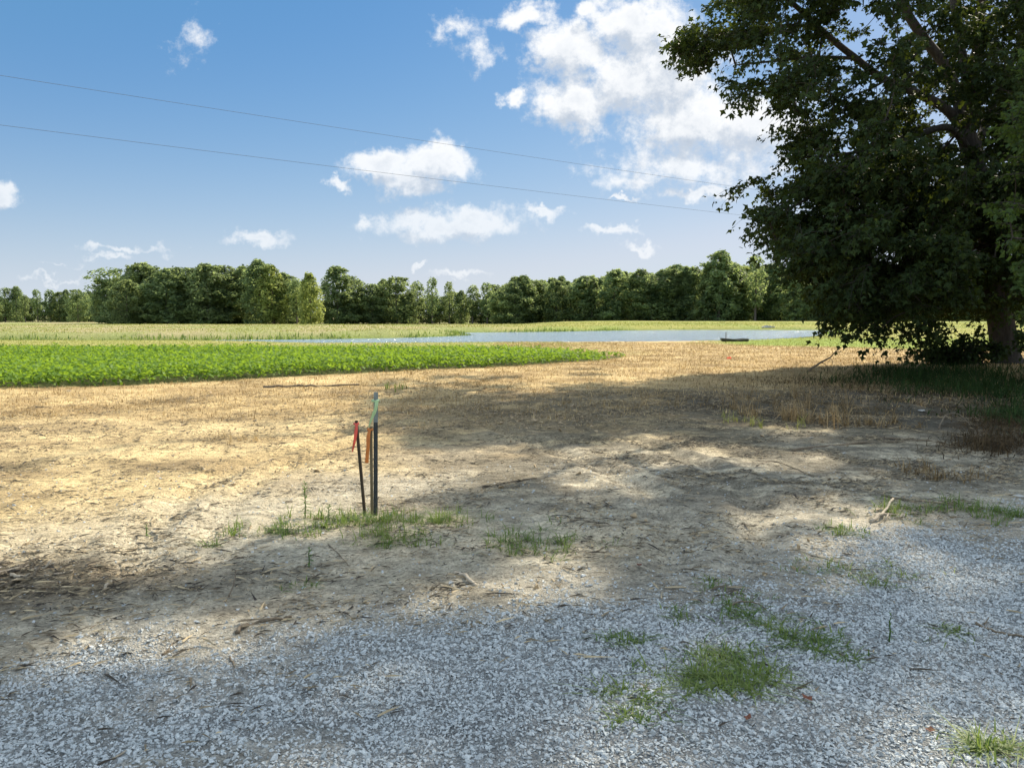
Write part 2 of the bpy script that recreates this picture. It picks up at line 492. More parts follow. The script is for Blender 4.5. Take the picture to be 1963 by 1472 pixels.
def ground_colour(x, y):
    gv, n1, n2 = masks(x, y)
    r = np.hypot(x, y)
    px, py = project(np.stack([x, np.maximum(y, 0.5), np.zeros_like(x)], -1))
    dirt_a = np.array([0.66, 0.50, 0.262]); dirt_b = np.array([0.43, 0.315, 0.165])
    t = sstep(0.35, 0.68, fbm(x / 1.6, y / 0.9, 4, 41))[:, None]
    c = dirt_a * (1 - t) + dirt_b * t
    # pale grey silt close to the drive, spread wider to paint the cool tone of shade
    silt_shade = (1 - sstep(6.8, 11.0, y + n1 * 3 - 0.35 * x - 0.9 * np.minimum(x + .8, 0)))[:, None]
    c = c * (1 - silt_shade * 0.75) + np.array([0.52, 0.475, 0.375]) * silt_shade * 0.75
    # straw and dead thatch, with dark patches painted for shadows among the blades
    st = sstep(10.8, 13.6, y + n2 * 3 + n1 * 2.0 - 0.05 * x + 0.2 * np.abs(x) * (x < 0) * 0.1)
    stn = sstep(.3, .7, fbm(x / .9, y / 1.1, 5, 61, .65))[:, None]
    straw = np.array([0.64, 0.47, 0.23]) * (1 - stn) + np.array([0.38, 0.26, 0.12]) * stn
    c = c * (1 - st[:, None] * 0.85) + straw * st[:, None] * 0.85
    # dark leaf mould under the big tree, blackened further to paint in its shade
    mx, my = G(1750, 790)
    mould_shade = np.clip(1.75 * np.exp(-(((x - mx - .5) / 4.4) ** 2 + ((y - my - .8) / 3.0) ** 2)) + n1 * 1.0, 0, 1)[:, None]
    c = c * (1 - mould_shade * .9) + np.array([0.028, 0.023, 0.017]) * mould_shade * .9
    wl = sstep(-2.2, 1.2, x + n2 * 2) * sstep(5.4, 7.4, y + n1 * 1.5) * (1 - sstep(14.5, 17.5, y - .25 * x))  # dark litter patches, deepened to paint the maple's shade into the dirt
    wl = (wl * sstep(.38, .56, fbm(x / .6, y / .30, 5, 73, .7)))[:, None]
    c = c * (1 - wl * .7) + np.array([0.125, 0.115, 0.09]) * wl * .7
    # moist turned earth in the middle
    tx_, ty_ = G(1030, 795)
    te = np.clip(1.2 * np.exp(-(((x - tx_) / 2.6) ** 2 + ((y - ty_) / 1.5) ** 2)) + n1 * .9 - .15, 0, 1)[:, None]
    c = c * (1 - te * .75) + np.array([0.15, 0.118, 0.075]) * te * .75
    # crumbs of dark debris on the left
    bx, by = G(40, 1120)
    mb = np.clip(1.3 * np.exp(-(((x - bx) / 0.9) ** 2 + ((y - by) / 0.45) ** 2)) + n1 * 0.6, 0, 1)[:, None]
    c = c * (1 - mb * .5) + np.array([0.16, 0.115, 0.07]) * mb * .5
    # soil under the crop
    sy = (1 - sstep(-0.4, 0.3, poly_sd(x, y, SOY)))[:, None]
    c = c * (1 - sy) + np.array([0.10, 0.11, 0.04]) * sy
    # yellow-green verge between crop and pond on the left
    gl = (sstep(30.5, 32.5, y + n1) * (1 - sstep(-3, 8, x + n2 * 8)))[:, None]
    gcol = np.array([0.30, 0.30, 0.085]) * (1 - stn) + np.array([0.25, 0.29, 0.07]) * stn
    c = c * (1 - gl * .8) + gcol * gl * .8
    sg = (1 - sstep(-2.0, 1.0, poly_sd(x, y, SHOREGREEN) + n2 * 3))[:, None]
    c = c * (1 - sg * .9) + np.array([0.21, 0.29, 0.045]) * sg * .9
    # far bank: left grey-brown hay, right yellow green
    sdp = poly_sd(x, y, POND)
    fb_ = sstep(46, 52, y) * (sdp > -1)
    lr = sstep(-0.12, 0.10, x / np.maximum(y, 1) + n2 * .05)[:, None]
    hay = np.array([0.33, 0.285, 0.145]); yg = np.array([0.29, 0.275, 0.075]); grn = np.array([0.17, 0.235, 0.05])
    mixn = sstep(0.4, 0.62, fbm(x / 6.0, y / 14.0, 4, 91))[:, None]
    fc = (hay * (1 - lr) + yg * lr) * (1 - 0.5 * mixn) + grn * 0.5 * mixn
    edge = (np.exp(-(np.maximum(sdp, 0) / 2.0) ** 2))[:, None]
    fc = fc * (1 - edge * .8) + np.array([0.12, 0.17, 0.03]) * edge * .8
    isfar = (sstep(49, 53, y) * 1.0)[:, None]
    onright = (sg > 0.5)
    c = np.where(onright & (isfar < 1.0), c, c * (1 - isfar) + fc * isfar)
    under = (sdp < 0.15)[:, None] & (y > 35)[:, None]
    c = np.where(under, np.array([0.12, 0.10, 0.06]), c)
    # gravel bed
    g = gv[:, None]
    c = c * (1 - g * .95) + np.array([0.34, 0.345, 0.335]) * g * .95
    return c, gv, st

def ground_mat():
    m, nt, b, out = new_mat('soil_and_thatch')
    col = nt.attr('surface').outputs['Color']
    gv = nt.attr('gravel').outputs['Fac']
    geo = nt.node('ShaderNodeNewGeometry')
    pos = geo.outputs['Position']
    n_f = nt.noise(pos, 46.0, 8.0, 0.78)
    n_m = nt.noise(nt.mapping(pos, (5, 9, 5), (0, 0, 0.25)), 1.0, 6.0, 0.68, 0.6)
    n_l = nt.noise(pos, 0.7, 4.0, 0.6)
    v = nt.math('MULTIPLY', nt.remap(n_f, .30, .70, .40, 1.66), nt.remap(n_m, .3, .7, .55, 1.36))
    v = nt.math('MULTIPLY', v, nt.remap(n_l, .3, .7, .9, 1.1))
    # specks of dark litter
    sp = nt.remap(nt.noise(nt.mapping(pos, (26, 60, 26), (0, 0, 0.5)), 1.0, 5.0, .70, .8), .56, .63, 0, .9)
    base = nt.mix(1.0, col, nt.node('ShaderNodeCombineColor').outputs[0], 'MULTIPLY')
    cc = base.node.inputs[7].links[0].from_node
    for i in range(3):
        nt.l.new(v, cc.inputs[i])
    sp = nt.math('MULTIPLY', sp, nt.math('MULTIPLY_ADD', gv, -.75, 1.0))
    base = nt.mix(sp, base, (0.06, 0.045, 0.028))
    # stones too small to be built
    vor = nt.node('ShaderNodeTexVoronoi'); nt.l.new(pos, vor.inputs['Vector']); vor.inputs['Scale'].default_value = 85.0
    vd = nt.remap(vor.outputs['Distance'], .1, .65, 1.18, .72)
    vc = nt.node('ShaderNodeCombineColor')
    for i in range(3):
        nt.l.new(vd, vc.inputs[i])
    gcol = nt.mix(1.0, base, vc.outputs[0], 'MULTIPLY')
    base = nt.mix(gv, base, gcol)
    nt.l.new(base, b.inputs['Base Color'])
    b.inputs['Roughness'].default_value = 0.95
    b.inputs['Specular IOR Level'].default_value = 0.12
    h = nt.math('ADD', nt.math('MULTIPLY', n_f, .5), n_m)
    h = nt.math('SUBTRACT', h, nt.math('MULTIPLY', nt.math('MULTIPLY', vor.outputs['Distance'], gv), .8))
    h = nt.math('MULTIPLY', h, nt.math('MULTIPLY_ADD', gv, -.55, 1.0))
    bp = nt.node('ShaderNodeBump'); bp.inputs['Strength'].default_value = 1.0; bp.inputs['Distance'].default_value = 0.06
    nt.l.new(h, bp.inputs['Height']); nt.l.new(bp.outputs[0], b.inputs['Normal'])
    return m

def build_ground():
    fine = np.linspace(rad(-46), rad(46), 430)
    coarse = np.linspace(rad(46), rad(314), 60)[1:-1]
    ang = np.concatenate([fine, coarse]); na = len(ang)
    rr = [0.02, 0.8, 1.5]
    r = 2.1
    while r < 40: rr.append(r); r *= 1.0078 if r < 16 else 1.011
    while r < 130: rr.append(r); r *= 1.012
    while r < 5000: rr.append(r); r *= 1.09
    rr = np.array(rr); nr = len(rr)
    A, R = np.meshgrid(ang, rr)
    x = (R * np.sin(A)).ravel(); y = (R * np.cos(A)).ravel()
    z = hz(x, y)
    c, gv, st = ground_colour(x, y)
    i = np.arange(nr - 1)[:, None] * na; j = np.arange(na)[None, :]; j2 = (j + 1) % na
    f = np.stack([i + j, i + j2, i + na + j2, i + na + j], -1).reshape(-1, 4)[:, ::-1]
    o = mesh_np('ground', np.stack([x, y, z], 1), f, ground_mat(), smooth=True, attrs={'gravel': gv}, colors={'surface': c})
    tag(o, kind='structure')
    return o
build_ground()

# pond
def water_mat():
    m, nt, b, out = new_mat('pond_water')
    b.inputs['Base Color'].default_value = (0.23, 0.30, 0.36, 1)
    b.inputs['Roughness'].default_value = 0.14
    b.inputs['IOR'].default_value = 1.33
    geo = nt.node('ShaderNodeNewGeometry')
    n1 = nt.noise(nt.mapping(geo.outputs['Position'], (1.5, 1.1, 1), (0, 0, .4)), 1.6, 5.0, 0.62, 0.4)
    bp = nt.node('ShaderNodeBump'); bp.inputs['Strength'].default_value = 1.0; bp.inputs['Distance'].default_value = 0.32
    nt.l.new(n1, bp.inputs['Height']); nt.l.new(bp.outputs[0], b.inputs['Normal'])
    return m
pv = np.array([(p[0], p[1], WATER_Z) for p in POND])
def build_water():
    bm = bmesh.new()
    P = np.array(POND); cen = P.mean(0)
    # slightly larger outline so the surface runs into the banks
    n = len(P); vs = []
    for i in range(n):
        a, b_, c_ = P[i - 1], P[i], P[(i + 1) % n]
        t = (c_ - a) / (np.linalg.norm(c_ - a) + 1e-9)
        nrm = np.array([t[1], -t[0]])
        vs.append(bm.verts.new((b_[0] + nrm[0] * .5, b_[1] + nrm[1] * .5, WATER_Z)))
    f = bm.faces.new(vs)
    f.normal_update()
    if f.normal.z < 0: f.normal_flip()
    bmesh.ops.triangulate(bm, faces=[f])
    me = bpy.data.meshes.new('water'); bm.to_mesh(me); bm.free()
    me.materials.append(water_mat())
    o = bpy.data.objects.new('water', me); COL.objects.link(o)
    tag(o, kind='structure')
build_water()

# ------------------------------------------------------------------ materials for plants and wood
def leaf_mat(name, c1, c2, trans=0.35, tcol=(0.25, 0.32, 0.04), rough=0.6, spec=0.3, obj_var=0.0, use_tint=True):
    m, nt, b, out = new_mat(name)
    t = nt.attr('tint').outputs['Fac'] if use_tint else 0.5
    col = nt.mix(t, c1, c2)
    tc_ = nt.mix(t, tuple(x * .7 for x in tcol), tcol)
    if obj_var:
        oi = nt.node('ShaderNodeObjectInfo')
        hs_ = nt.node('ShaderNodeHueSaturation')
        nt.l.new(col, hs_.inputs['Color'])
        nt.l.new(nt.remap(oi.outputs['Random'], 0, 1, .5 - .022 * obj_var, .5 + .018 * obj_var), hs_.inputs['Hue'])
        nt.l.new(nt.remap(nt.math('FRACT', nt.math('MULTIPLY', oi.outputs['Random'], 7.31)), 0, 1, 1 - .3 * obj_var, 1 + .3 * obj_var), hs_.inputs['Value'])
        col = hs_.outputs[0]
    nt.l.new(col, b.inputs['Base Color'])
    b.inputs['Roughness'].default_value = rough
    b.inputs['Specular IOR Level'].default_value = spec
    tr = nt.node('ShaderNodeBsdfTranslucent'); nt.l.new(tc_, tr.inputs[0])
    mx = nt.node('ShaderNodeMixShader'); mx.inputs[0].default_value = trans
    nt.l.new(b.outputs[0], mx.inputs[1]); nt.l.new(tr.outputs[0], mx.inputs[2])
    nt.l.new(mx.outputs[0], out.inputs[0])
    return m

def wood_mat(name, c1, c2, scale=(30, 30, 4), rough=0.9, bump=0.6, dist=0.02):
    m, nt, b, out = new_mat(name)
    tcn = nt.node('ShaderNodeTexCoord')
    v = nt.mapping(tcn.outputs['Object'], scale)
    n = nt.noise(v, 1.0, 6.0, 0.65, 0.5)
    n2 = nt.noise(tcn.outputs['Object'], 1.3, 3.0, .6)
    nt.l.new(nt.mix(nt.remap(nt.math('MULTIPLY_ADD', n2, .5, n), .45, .95), c1, c2), b.inputs['Base Color'])
    b.inputs['Roughness'].default_value = rough
    b.inputs['Specular IOR Level'].default_value = 0.2
    bp = nt.node('ShaderNodeBump'); bp.inputs['Strength'].default_value = bump; bp.inputs['Distance'].default_value = dist
    nt.l.new(n, bp.inputs['Height']); nt.l.new(bp.outputs[0], b.inputs['Normal'])
    return m

def plain_mat(name, c1, c2, rough=0.7, scale=8.0, metallic=0.0, trans=0.0):
    m, nt, b, out = new_mat(name)
    tcn = nt.node('ShaderNodeTexCoord')
    n = nt.noise(tcn.outputs['Object'], scale, 5.0, .6)
    col = nt.mix(nt.remap(n, .3, .7), c1, c2)
    nt.l.new(col, b.inputs['Base Color'])
    b.inputs['Roughness'].default_value = rough; b.inputs['Metallic'].default_value = metallic
    if trans:
        tr = nt.node('ShaderNodeBsdfTranslucent'); nt.l.new(col, tr.inputs[0])
        mx = nt.node('ShaderNodeMixShader'); mx.inputs[0].default_value = trans
        nt.l.new(b.outputs[0], mx.inputs[1]); nt.l.new(tr.outputs[0], mx.inputs[2])
        nt.l.new(mx.outputs[0], out.inputs[0])
    return m

M_BARK = wood_mat('maple_bark', (0.022, 0.019, 0.016), (0.075, 0.066, 0.056), (14, 14, 2.5), bump=.9, dist=.04)
M_FARBARK = wood_mat('grey_bark', (0.06, 0.05, 0.04), (0.14, 0.12, 0.10), (6, 6, 1), bump=.3)
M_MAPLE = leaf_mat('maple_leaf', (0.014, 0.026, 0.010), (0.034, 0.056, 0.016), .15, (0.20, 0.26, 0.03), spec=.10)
M_SIDE = leaf_mat('mulberry_leaf', (0.026, 0.052, 0.014), (0.060, 0.098, 0.025), .32, (0.20, 0.28, 0.04), spec=.15)
M_FAR = leaf_mat('wood_leaf', (0.020, 0.045, 0.028), (0.150, 0.200, 0.085), .50, (0.46, 0.56, 0.20), spec=.15, obj_var=1.0)  # dark end shifted to blue green to stand in for distance haze
M_FARYELLOW = leaf_mat('pale_wood_leaf', (0.08, 0.12, 0.035), (0.24, 0.29, 0.08), .5, (0.56, 0.62, 0.17), spec=.15)
M_SOY = leaf_mat('soy_leaf', (0.060, 0.125, 0.014), (0.15, 0.25, 0.035), .40, (0.34, 0.50, 0.04), rough=.6, spec=.18)
M_GRASS = leaf_mat('green_grass_blade', (0.050, 0.110, 0.022), (0.16, 0.20, 0.05), .35, (0.30, 0.40, 0.07))
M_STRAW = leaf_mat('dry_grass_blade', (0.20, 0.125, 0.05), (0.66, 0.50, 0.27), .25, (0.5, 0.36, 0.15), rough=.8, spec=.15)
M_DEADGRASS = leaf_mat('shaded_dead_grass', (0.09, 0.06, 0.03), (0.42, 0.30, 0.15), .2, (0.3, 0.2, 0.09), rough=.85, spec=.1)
M_YGRASS = leaf_mat('verge_grass_blade', (0.20, 0.23, 0.05), (0.36, 0.33, 0.11), .30, (0.40, 0.42, 0.08), rough=.7, spec=.2)
M_TWIG = wood_mat('twig_bark', (0.07, 0.052, 0.036), (0.24, 0.19, 0.13), (60, 60, 60))
M_PALEWOOD = wood_mat('bleached_wood', (0.25, 0.20, 0.14), (0.48, 0.41, 0.31), (60, 60, 12))

# ------------------------------------------------------------------ distant trees
def make_far_tree_mesh(seed, shape, leaf=0.30, n_puffs=60, per=125, gap=0.0):
    """crown and trunk arrays of a unit-ish tree: height 1 = 12 m; returns (crown v,f,t), Acc trunk"""
    rng = np.random.default_rng(seed)
    H = 12.0
    ac = Acc()
    lean = rng.uniform(-.3, .3, 2)
    axis = lambda t: np.array([lean[0] * t, lean[1] * t, H * t])
    ac.tube([axis(t) for t in np.linspace(-0.02, .92, 7)], np.linspace(.22, .03, 7), 6)
    V, F, T = [], [], []
    nv = 0
    lobes = []
    prof = {'round': lambda t: 3.3 * max(.06, 1 - abs((t - .42) / .60) ** 2.4) ** .6,
            'tall': lambda t: 2.6 * max(.07, 1 - abs((t - .34) / .68) ** 2.2) ** .7,
            'cone': lambda t: 2.7 * max(.05, 1.03 - t) ** .75,
            'open': lambda t: (2.6 if t > .42 else .9) * math.sqrt(max(0.08, 1 - ((t - .7) / .36) ** 2)) if t > .3 else .7,
            'lank': lambda t: 1.7 * math.sqrt(max(.08, 1 - ((t - .62) / .44) ** 2))}[shape]
    t0 = {'round': .03, 'tall': .02, 'cone': .02, 'open': .28, 'lank': .22}[shape]
    lob = rng.uniform(.60, 1.40, 7)
    # billowing outer skin of leaves
    n = int(n_puffs * 34 * (1 - gap))
    tt = t0 + (1 - t0) * rng.uniform(0, 1, n) ** .92; aa = rng.uniform(0, 2 * math.pi, n)
    Rp = np.array([prof(min(q, .985)) for q in tt])
    b1 = fbm(aa * 1.9 + 3, tt * 9.0, 3, seed) - .5; b1w = fbm((aa - 2 * math.pi) * 1.9 + 3, tt * 9.0, 3, seed) - .5
    wgt = np.clip((aa - 4.7) / 1.58, 0, 1); b1 = b1 * (1 - wgt) + b1w * wgt
    dens_ = rng.uniform(size=n) < .45 + 2.6 * (b1 + .22)
    tt, aa, Rp, b1 = tt[dens_], aa[dens_], Rp[dens_], b1[dens_]; n = len(tt)
    rr = Rp * (.86 + 1.5 * b1) * (1 - .35 * rng.uniform(0, 1, n) ** 2.0)
    p = np.stack([lean[0] * tt + np.cos(aa) * rr, lean[1] * tt + np.sin(aa) * rr, H * tt * (1 - .02 * rng.uniform(size=n)) + rng.normal(size=n) * .16], 1)
    p[:, 2] = np.maximum(p[:, 2], .1)
    nrm = np.stack([np.cos(aa), np.sin(aa), .35 + 1.2 * (tt - .4)], 1) * .8 + rng.normal(size=(n, 3)) * .5 + np.stack([0 * tt, 0 * tt, -3.0 * 0 * tt], 1)
    nrm /= np.linalg.norm(nrm, axis=1, keepdims=True)
    bv = np.array([(-.36, -.2, 0), (.0, -.55, .06), (.38, -.1, 0), (.10, .75, -.08), (-.26, .35, .05)]); bf = np.array([(0, 1, 2), (0, 2, 3), (0, 3, 4)])
    v, f = replicate(bv, bf, p, rot_frames(np.cross(nrm, rng.normal(size=(n, 3))) + np.array([0, 0, .3]), nrm), leaf * 1.15 * rng.uniform(.5, 1.3, n))
    V.append(v); F.append(f + nv); T.append(np.repeat(np.clip(.40 + 1.1 * b1 + rng.normal(0, .2, n), 0, 1), 5)); nv += len(v)  # tint follows the bumps: shade painted into recesses, light onto billows
    n_b = n_puffs // 8
    for i in range(n_b):
        t = t0 + (1.0 - t0) * ((i + rng.uniform(0, 1)) / n_b)
        a = i * 2.4 + rng.normal(0, .5)
        Rb = prof(min(t, .99)) * lob[int((a / (2 * math.pi) * 7)) % 7] * rng.uniform(.55, 1.0)
        Rb *= 1.12
        tip = axis(t) + np.array([math.cos(a) * Rb, math.sin(a) * Rb, rng.normal() * .35])
        b0 = axis(max(.06, t - .07 - Rb * .035))
        ac.tube([b0, (b0 + tip) / 2 + [0, 0, -.08], tip], [.055, .035, .012], 4, cap=False)
        bt = rng.normal(0, .2)
        for q in range(6):
            k = rng.uniform(.6, 1.05)
            c = b0 + (tip - b0) * k + rng.normal(size=3) * np.array([.5, .5, .42]) * (1.0 if t < .85 else .7)
            s = rng.uniform(.28, .58) * (.8 if shape in ('open', 'lank') else 1) * (1.0 if t < .88 else .75)
            c[2] = min(max(c[2], s * .6), H - s * .3)
            n = int(per * (s / .55) ** 2 * (1 - gap) * .62)
            d = rand_unit(n, rng)
            p = c + d * (s * np.abs(rng.normal(.85, .33, (n, 1)))) * np.array([1.1, 1.1, .9])
            nrm = d * .7 + rng.normal(size=(n, 3)) * .55 + np.array([0, 0, .35])
            nrm /= np.linalg.norm(nrm, axis=1, keepdims=True)
            fw = np.cross(nrm, rng.normal(size=(n, 3))) + np.array([0, 0, .25])
            Rm = rot_frames(fw, nrm)
            bv = np.array([(-.36, -.2, 0), (.0, -.55, .06), (.38, -.1, 0), (.10, .75, -.08), (-.26, .35, .05)])
            bf = np.array([(0, 1, 2), (0, 2, 3), (0, 3, 4)])
            v, f = replicate(bv, bf, p, Rm, leaf * rng.uniform(.55, 1.25, n))
            tint = np.repeat(np.clip(rng.normal(.42, .22, n) + bt + (rng.uniform() - .5) * .35, 0, 1), 5)
            V.append(v); F.append(f + nv); T.append(tint); nv += len(v)
    return (np.concatenate(V), np.concatenate(F), np.concatenate(T)), ac

FAR = {}
for i, (kind, shape, args) in enumerate([
        ('round_a', 'round', dict(n_puffs=120)), ('round_b', 'round', dict(n_puffs=105)), ('tall_a', 'tall', dict(n_puffs=105)), ('tall_b', 'tall', dict(n_puffs=120)),
        ('tall_c', 'tall', dict(n_puffs=95)), ('cone_a', 'cone', dict(n_puffs=100)), ('open_a', 'open', dict(n_puffs=70, gap=.25)), ('lank_a', 'lank', dict(n_puffs=60, gap=.42)), ('lank_b', 'lank', dict(n_puffs=70, gap=.30)),
        ('pale', 'tall', dict(n_puffs=105))]):
    (cv, cf, ct), tr = make_far_tree_mesh(100 + i, shape, **args)
    mt = M_FARYELLOW if kind == 'pale' else M_FAR
    root = empty('woodland_tree', (0, 0, 0))
    crown = mesh_np('crown', cv, cf, mt, root, attrs={'tint': ct})
    trunk = tr.build('trunk', M_FARBARK, root)
    FAR[kind] = [root, False]

def far_tree(kind, px, top, depth, wid=1.0, label='', group=None, rz=None, cat='tree'):
    src = FAR[kind]
    if not src[1]:
        o = src[0]; src[1] = True
    else:
        o = copy_tree(src[0])
    x = (px - CX) / FPX * depth
    zb = float(hz(np.array([x]), np.array([depth]))[0]) - .05
    h = EYE.z + (HORIZON - top) / FPX * depth - zb
    s = h / 12.0
    o.location = (x, depth, zb)
    o.rotation_euler = (0, 0, random.uniform(0, 6.28) if rz is None else rz)
    o.scale = (s * wid * random.uniform(.92, 1.3), s * wid * random.uniform(.92, 1.3), s * random.uniform(.95, 1.04))
    tag(o, label, cat, group)
    return o

GL, GM, GR, GH = 'trees of the dense wood left of the pond', 'trees of the thin belt behind the middle of the pond', 'trees of the dense wood right of the pond', 'low trees of the distant hedge at the left edge'
LL = 'dark green tree packed into the dense wood on the left'
LM = 'dark tree in the thinner belt between the two woods'
LR = 'dark green tree packed into the tall wood across the pond on the right'
LH = 'low blue green tree with gappy crown in the distant hedge far left'
ORD = 'first second third fourth fifth sixth seventh eighth ninth tenth eleventh twelfth thirteenth fourteenth fifteenth sixteenth seventeenth eighteenth nineteenth twentieth twenty-first twenty-second twenty-third twenty-fourth twenty-fifth twenty-sixth'.split()
SHAPE = dict(round='rounded', tall='upright', cone='pointed', lank='thin', open='open', pale='light olive')
def nth(i, kind, where):
    return SHAPE[kind.split('_')[0]] + ' tree, ' + ORD[i] + ' from the left in ' + where
for i, (px, top, k) in enumerate([(-40, 556, 'lank_b'), (-8, 560, 'tall_b'), (14, 554, 'lank_a'), (35, 548, 'tall_c'), (52, 566, 'lank_b'), (76, 553, 'lank_a'), (100, 555, 'lank_b'), (118, 562, 'round_b'), (133, 557, 'tall_a'), (152, 556, 'round_b'), (172, 560, 'round_a'), (190, 565, 'tall_b')]):
    far_tree(k, px, top, 285 + random.uniform(-8, 8), random.uniform(.95, 1.2), nth(i - 2, k, 'the gappy low hedge at the far left') if i > 1 else 'low tree at the left end of the gappy hedge', GH)
for px in range(-120, 200, 19):
    far_tree(random.choice(['round_a', 'round_b']), px + random.uniform(-6, 6), 572 + random.uniform(-8, 8), 300 + random.uniform(0, 6), 1.5, 'low bushy tree filling the foot of the distant hedge far left', GH)
far_tree('open_a', 214, 512, 232, 1.35, 'tall open crowned tree standing above the left end of the left wood')
for i, (px, top, k) in enumerate([(246, 540, 'round_a'), (232, 558, 'round_b'), (272, 509, 'tall_b'), (298, 513, 'round_a'), (324, 518, 'tall_a'), (350, 514, 'round_b'), (374, 519, 'tall_c'), (401, 507, 'tall_b'), (430, 509, 'round_a'),
                   (456, 516, 'tall_a'), (481, 511, 'round_b')]):
    far_tree(k, px, top, 214 + random.uniform(-7, 7), random.uniform(1.25, 1.6), nth(i, k, 'the front row of the dense left wood'), GL)
far_tree('tall_c', 502, 503, 207, 1.05, 'tallest pale topped tree near the right end of the left wood')
far_tree('pale', 526, 511, 205, 1.1, 'light olive tree third from the right end of the left wood', rz=1.0)
far_tree('tall_a', 548, 520, 208, 1.0, 'slim green tree beside the yellow green one ending the left wood')
far_tree('lank_b', 571, 531, 204, 1.0, 'thin loose tree squeezed before the last yellow green tree of the left wood')
far_tree('pale', 598, 528, 200, 1.0, 'bright yellow green tree closing the right end of the left wood', rz=2.3)
for i, px in enumerate(range(205, 600, 19)):
    far_tree(random.choice(['round_a', 'round_b', 'tall_b']), px + random.uniform(-5, 5), 536 + random.uniform(-12, 12), 226 + random.uniform(0, 10), 1.25, 'shaded tree in the second row inside the left wood', GL)
far_tree('tall_b', 649, 516, 222, 1.25, 'tall dark tree standing first to the right of the gap after the left wood')
for i, (px, top, k) in enumerate([(684, 536, 'round_b'), (672, 556, 'round_a'), (714, 546, 'round_a'), (737, 538, 'tall_a'), (762, 535, 'round_b'), (785, 560, 'round_a'), (802, 541, 'lank_b')]):
    far_tree(k, px, top, 226 + random.uniform(-5, 5), random.uniform(1.2, 1.5), nth(i, k, 'the dense part of the belt behind the pond'), GM)
far_tree('lank_a', 829, 532, 224, 1.0, 'tallest thin see-through tree in the middle belt')
far_tree('lank_a', 862, 540, 226, .9, 'thin see-through tree alone against the sky in the middle belt', rz=2.0)
far_tree('tall_c', 884, 556, 226, 1.0, 'short pointed tree between the thin trees of the middle belt')
far_tree('lank_b', 906, 545, 224, 1.15, 'loose tree rounded at the top before the wispy last tree of the middle belt')
far_tree('lank_a', 934, 545, 223, 1.0, 'wispy pale tree at the right end of the middle belt', rz=4.0)
for px in range(630, 985, 24):
    far_tree(random.choice(['round_a', 'round_b']), px + random.uniform(-6, 6), 569 + random.uniform(-10, 10), 232 + random.uniform(0, 8), 1.5, 'low bushy tree filling the foot of the middle belt', GM)
rt = [(962, 557, 'round_b'), (985, 545, 'round_a'), (1002, 533, 'tall_b'), (1026, 535, 'round_a'), (1050, 546, 'tall_a'), (1066, 538, 'tall_b'), (1092, 545, 'round_b'), (1119, 528, 'tall_c'), (1134, 535, 'cone_a'), (1150, 532, 'tall_a'), (1176, 520, 'tall_b'),
      (1201, 525, 'cone_a'), (1224, 517, 'tall_c'), (1248, 526, 'round_b'), (1270, 514, 'tall_a'), (1291, 521, 'tall_b'), (1311, 514, 'cone_a'), (1332, 510, 'tall_c'), (1398, 505, 'tall_b'), (1421, 511, 'pale'), (1470, 506, 'tall_a'), (1494, 516, 'cone_a'),
      (1522, 520, 'tall_b'), (1550, 512, 'tall_c'), (1580, 516, 'round_a'), (1612, 512, 'tall_a'), (1645, 516, 'tall_b'), (1680, 510, 'cone_a'), (1715, 514, 'tall_c'), (1750, 512, 'round_b'), (1790, 508, 'tall_b'), (1830, 512, 'tall_a'), (1870, 506, 'round_a'), (1915, 510, 'tall_c'), (1960, 508, 'tall_b'), (2010, 508, 'round_b')]
for i, (px, top, k) in enumerate(rt):
    far_tree(k, px, top, 205 - 28 * (px - 960) / 500 * .8 + random.uniform(-5, 5) if px < 1500 else 178 + random.uniform(-5, 5), random.uniform(1.25, 1.6), nth(i, k, 'front of the wood across the pond') if px < 1500 else 'dark tree of the right wood half hidden behind the maple leaves', GR)
far_tree('cone_a', 1352, 500, 183, 1.0, 'pointed tree left of the highest tip of the right wood')
far_tree('tall_b', 1376, 488, 181, 1.1, 'highest dense tree in the right wood left of the big maple')
far_tree('lank_a', 1446, 486, 178, .85, 'wispy tall tree rising above the right wood next to the maple leaves')
for px in range(955, 2050, 17):
    d = (222 - 28 * (min(px, 1500) - 960) / 500)
    far_tree(random.choice(['round_a', 'tall_b', 'tall_a', 'round_b']), px + random.uniform(-6, 6), 543 - (min(px, 1400) - 960) * .065 + random.uniform(-9, 9), d + random.uniform(0, 8), 1.3, 'shaded tree in the second row inside the right wood', GR)

# ------------------------------------------------------------------ big maple on the right
LEAF_V = np.array([(0, 0, 0), (.52, .38, -.10), (.20, .52, .02), (0, 1.0, -.16), (-.20, .52, .02), (-.52, .38, -.10)])
LEAF_F = np.array([(0, 1, 2), (0, 2, 3), (0, 3, 4), (0, 4, 5)])
OVAL_V = np.array([(0, 0, 0), (.30, .38, -.05), (0, 1.0, -.14), (-.30, .38, -.05)])
OVAL_F = np.array([(0, 1, 2), (0, 2, 3)])
BROAD_V = np.array([(0, 0, 0), (.44, .45, -.08), (0, 1.0, -.14), (-.44, .45, -.08)])

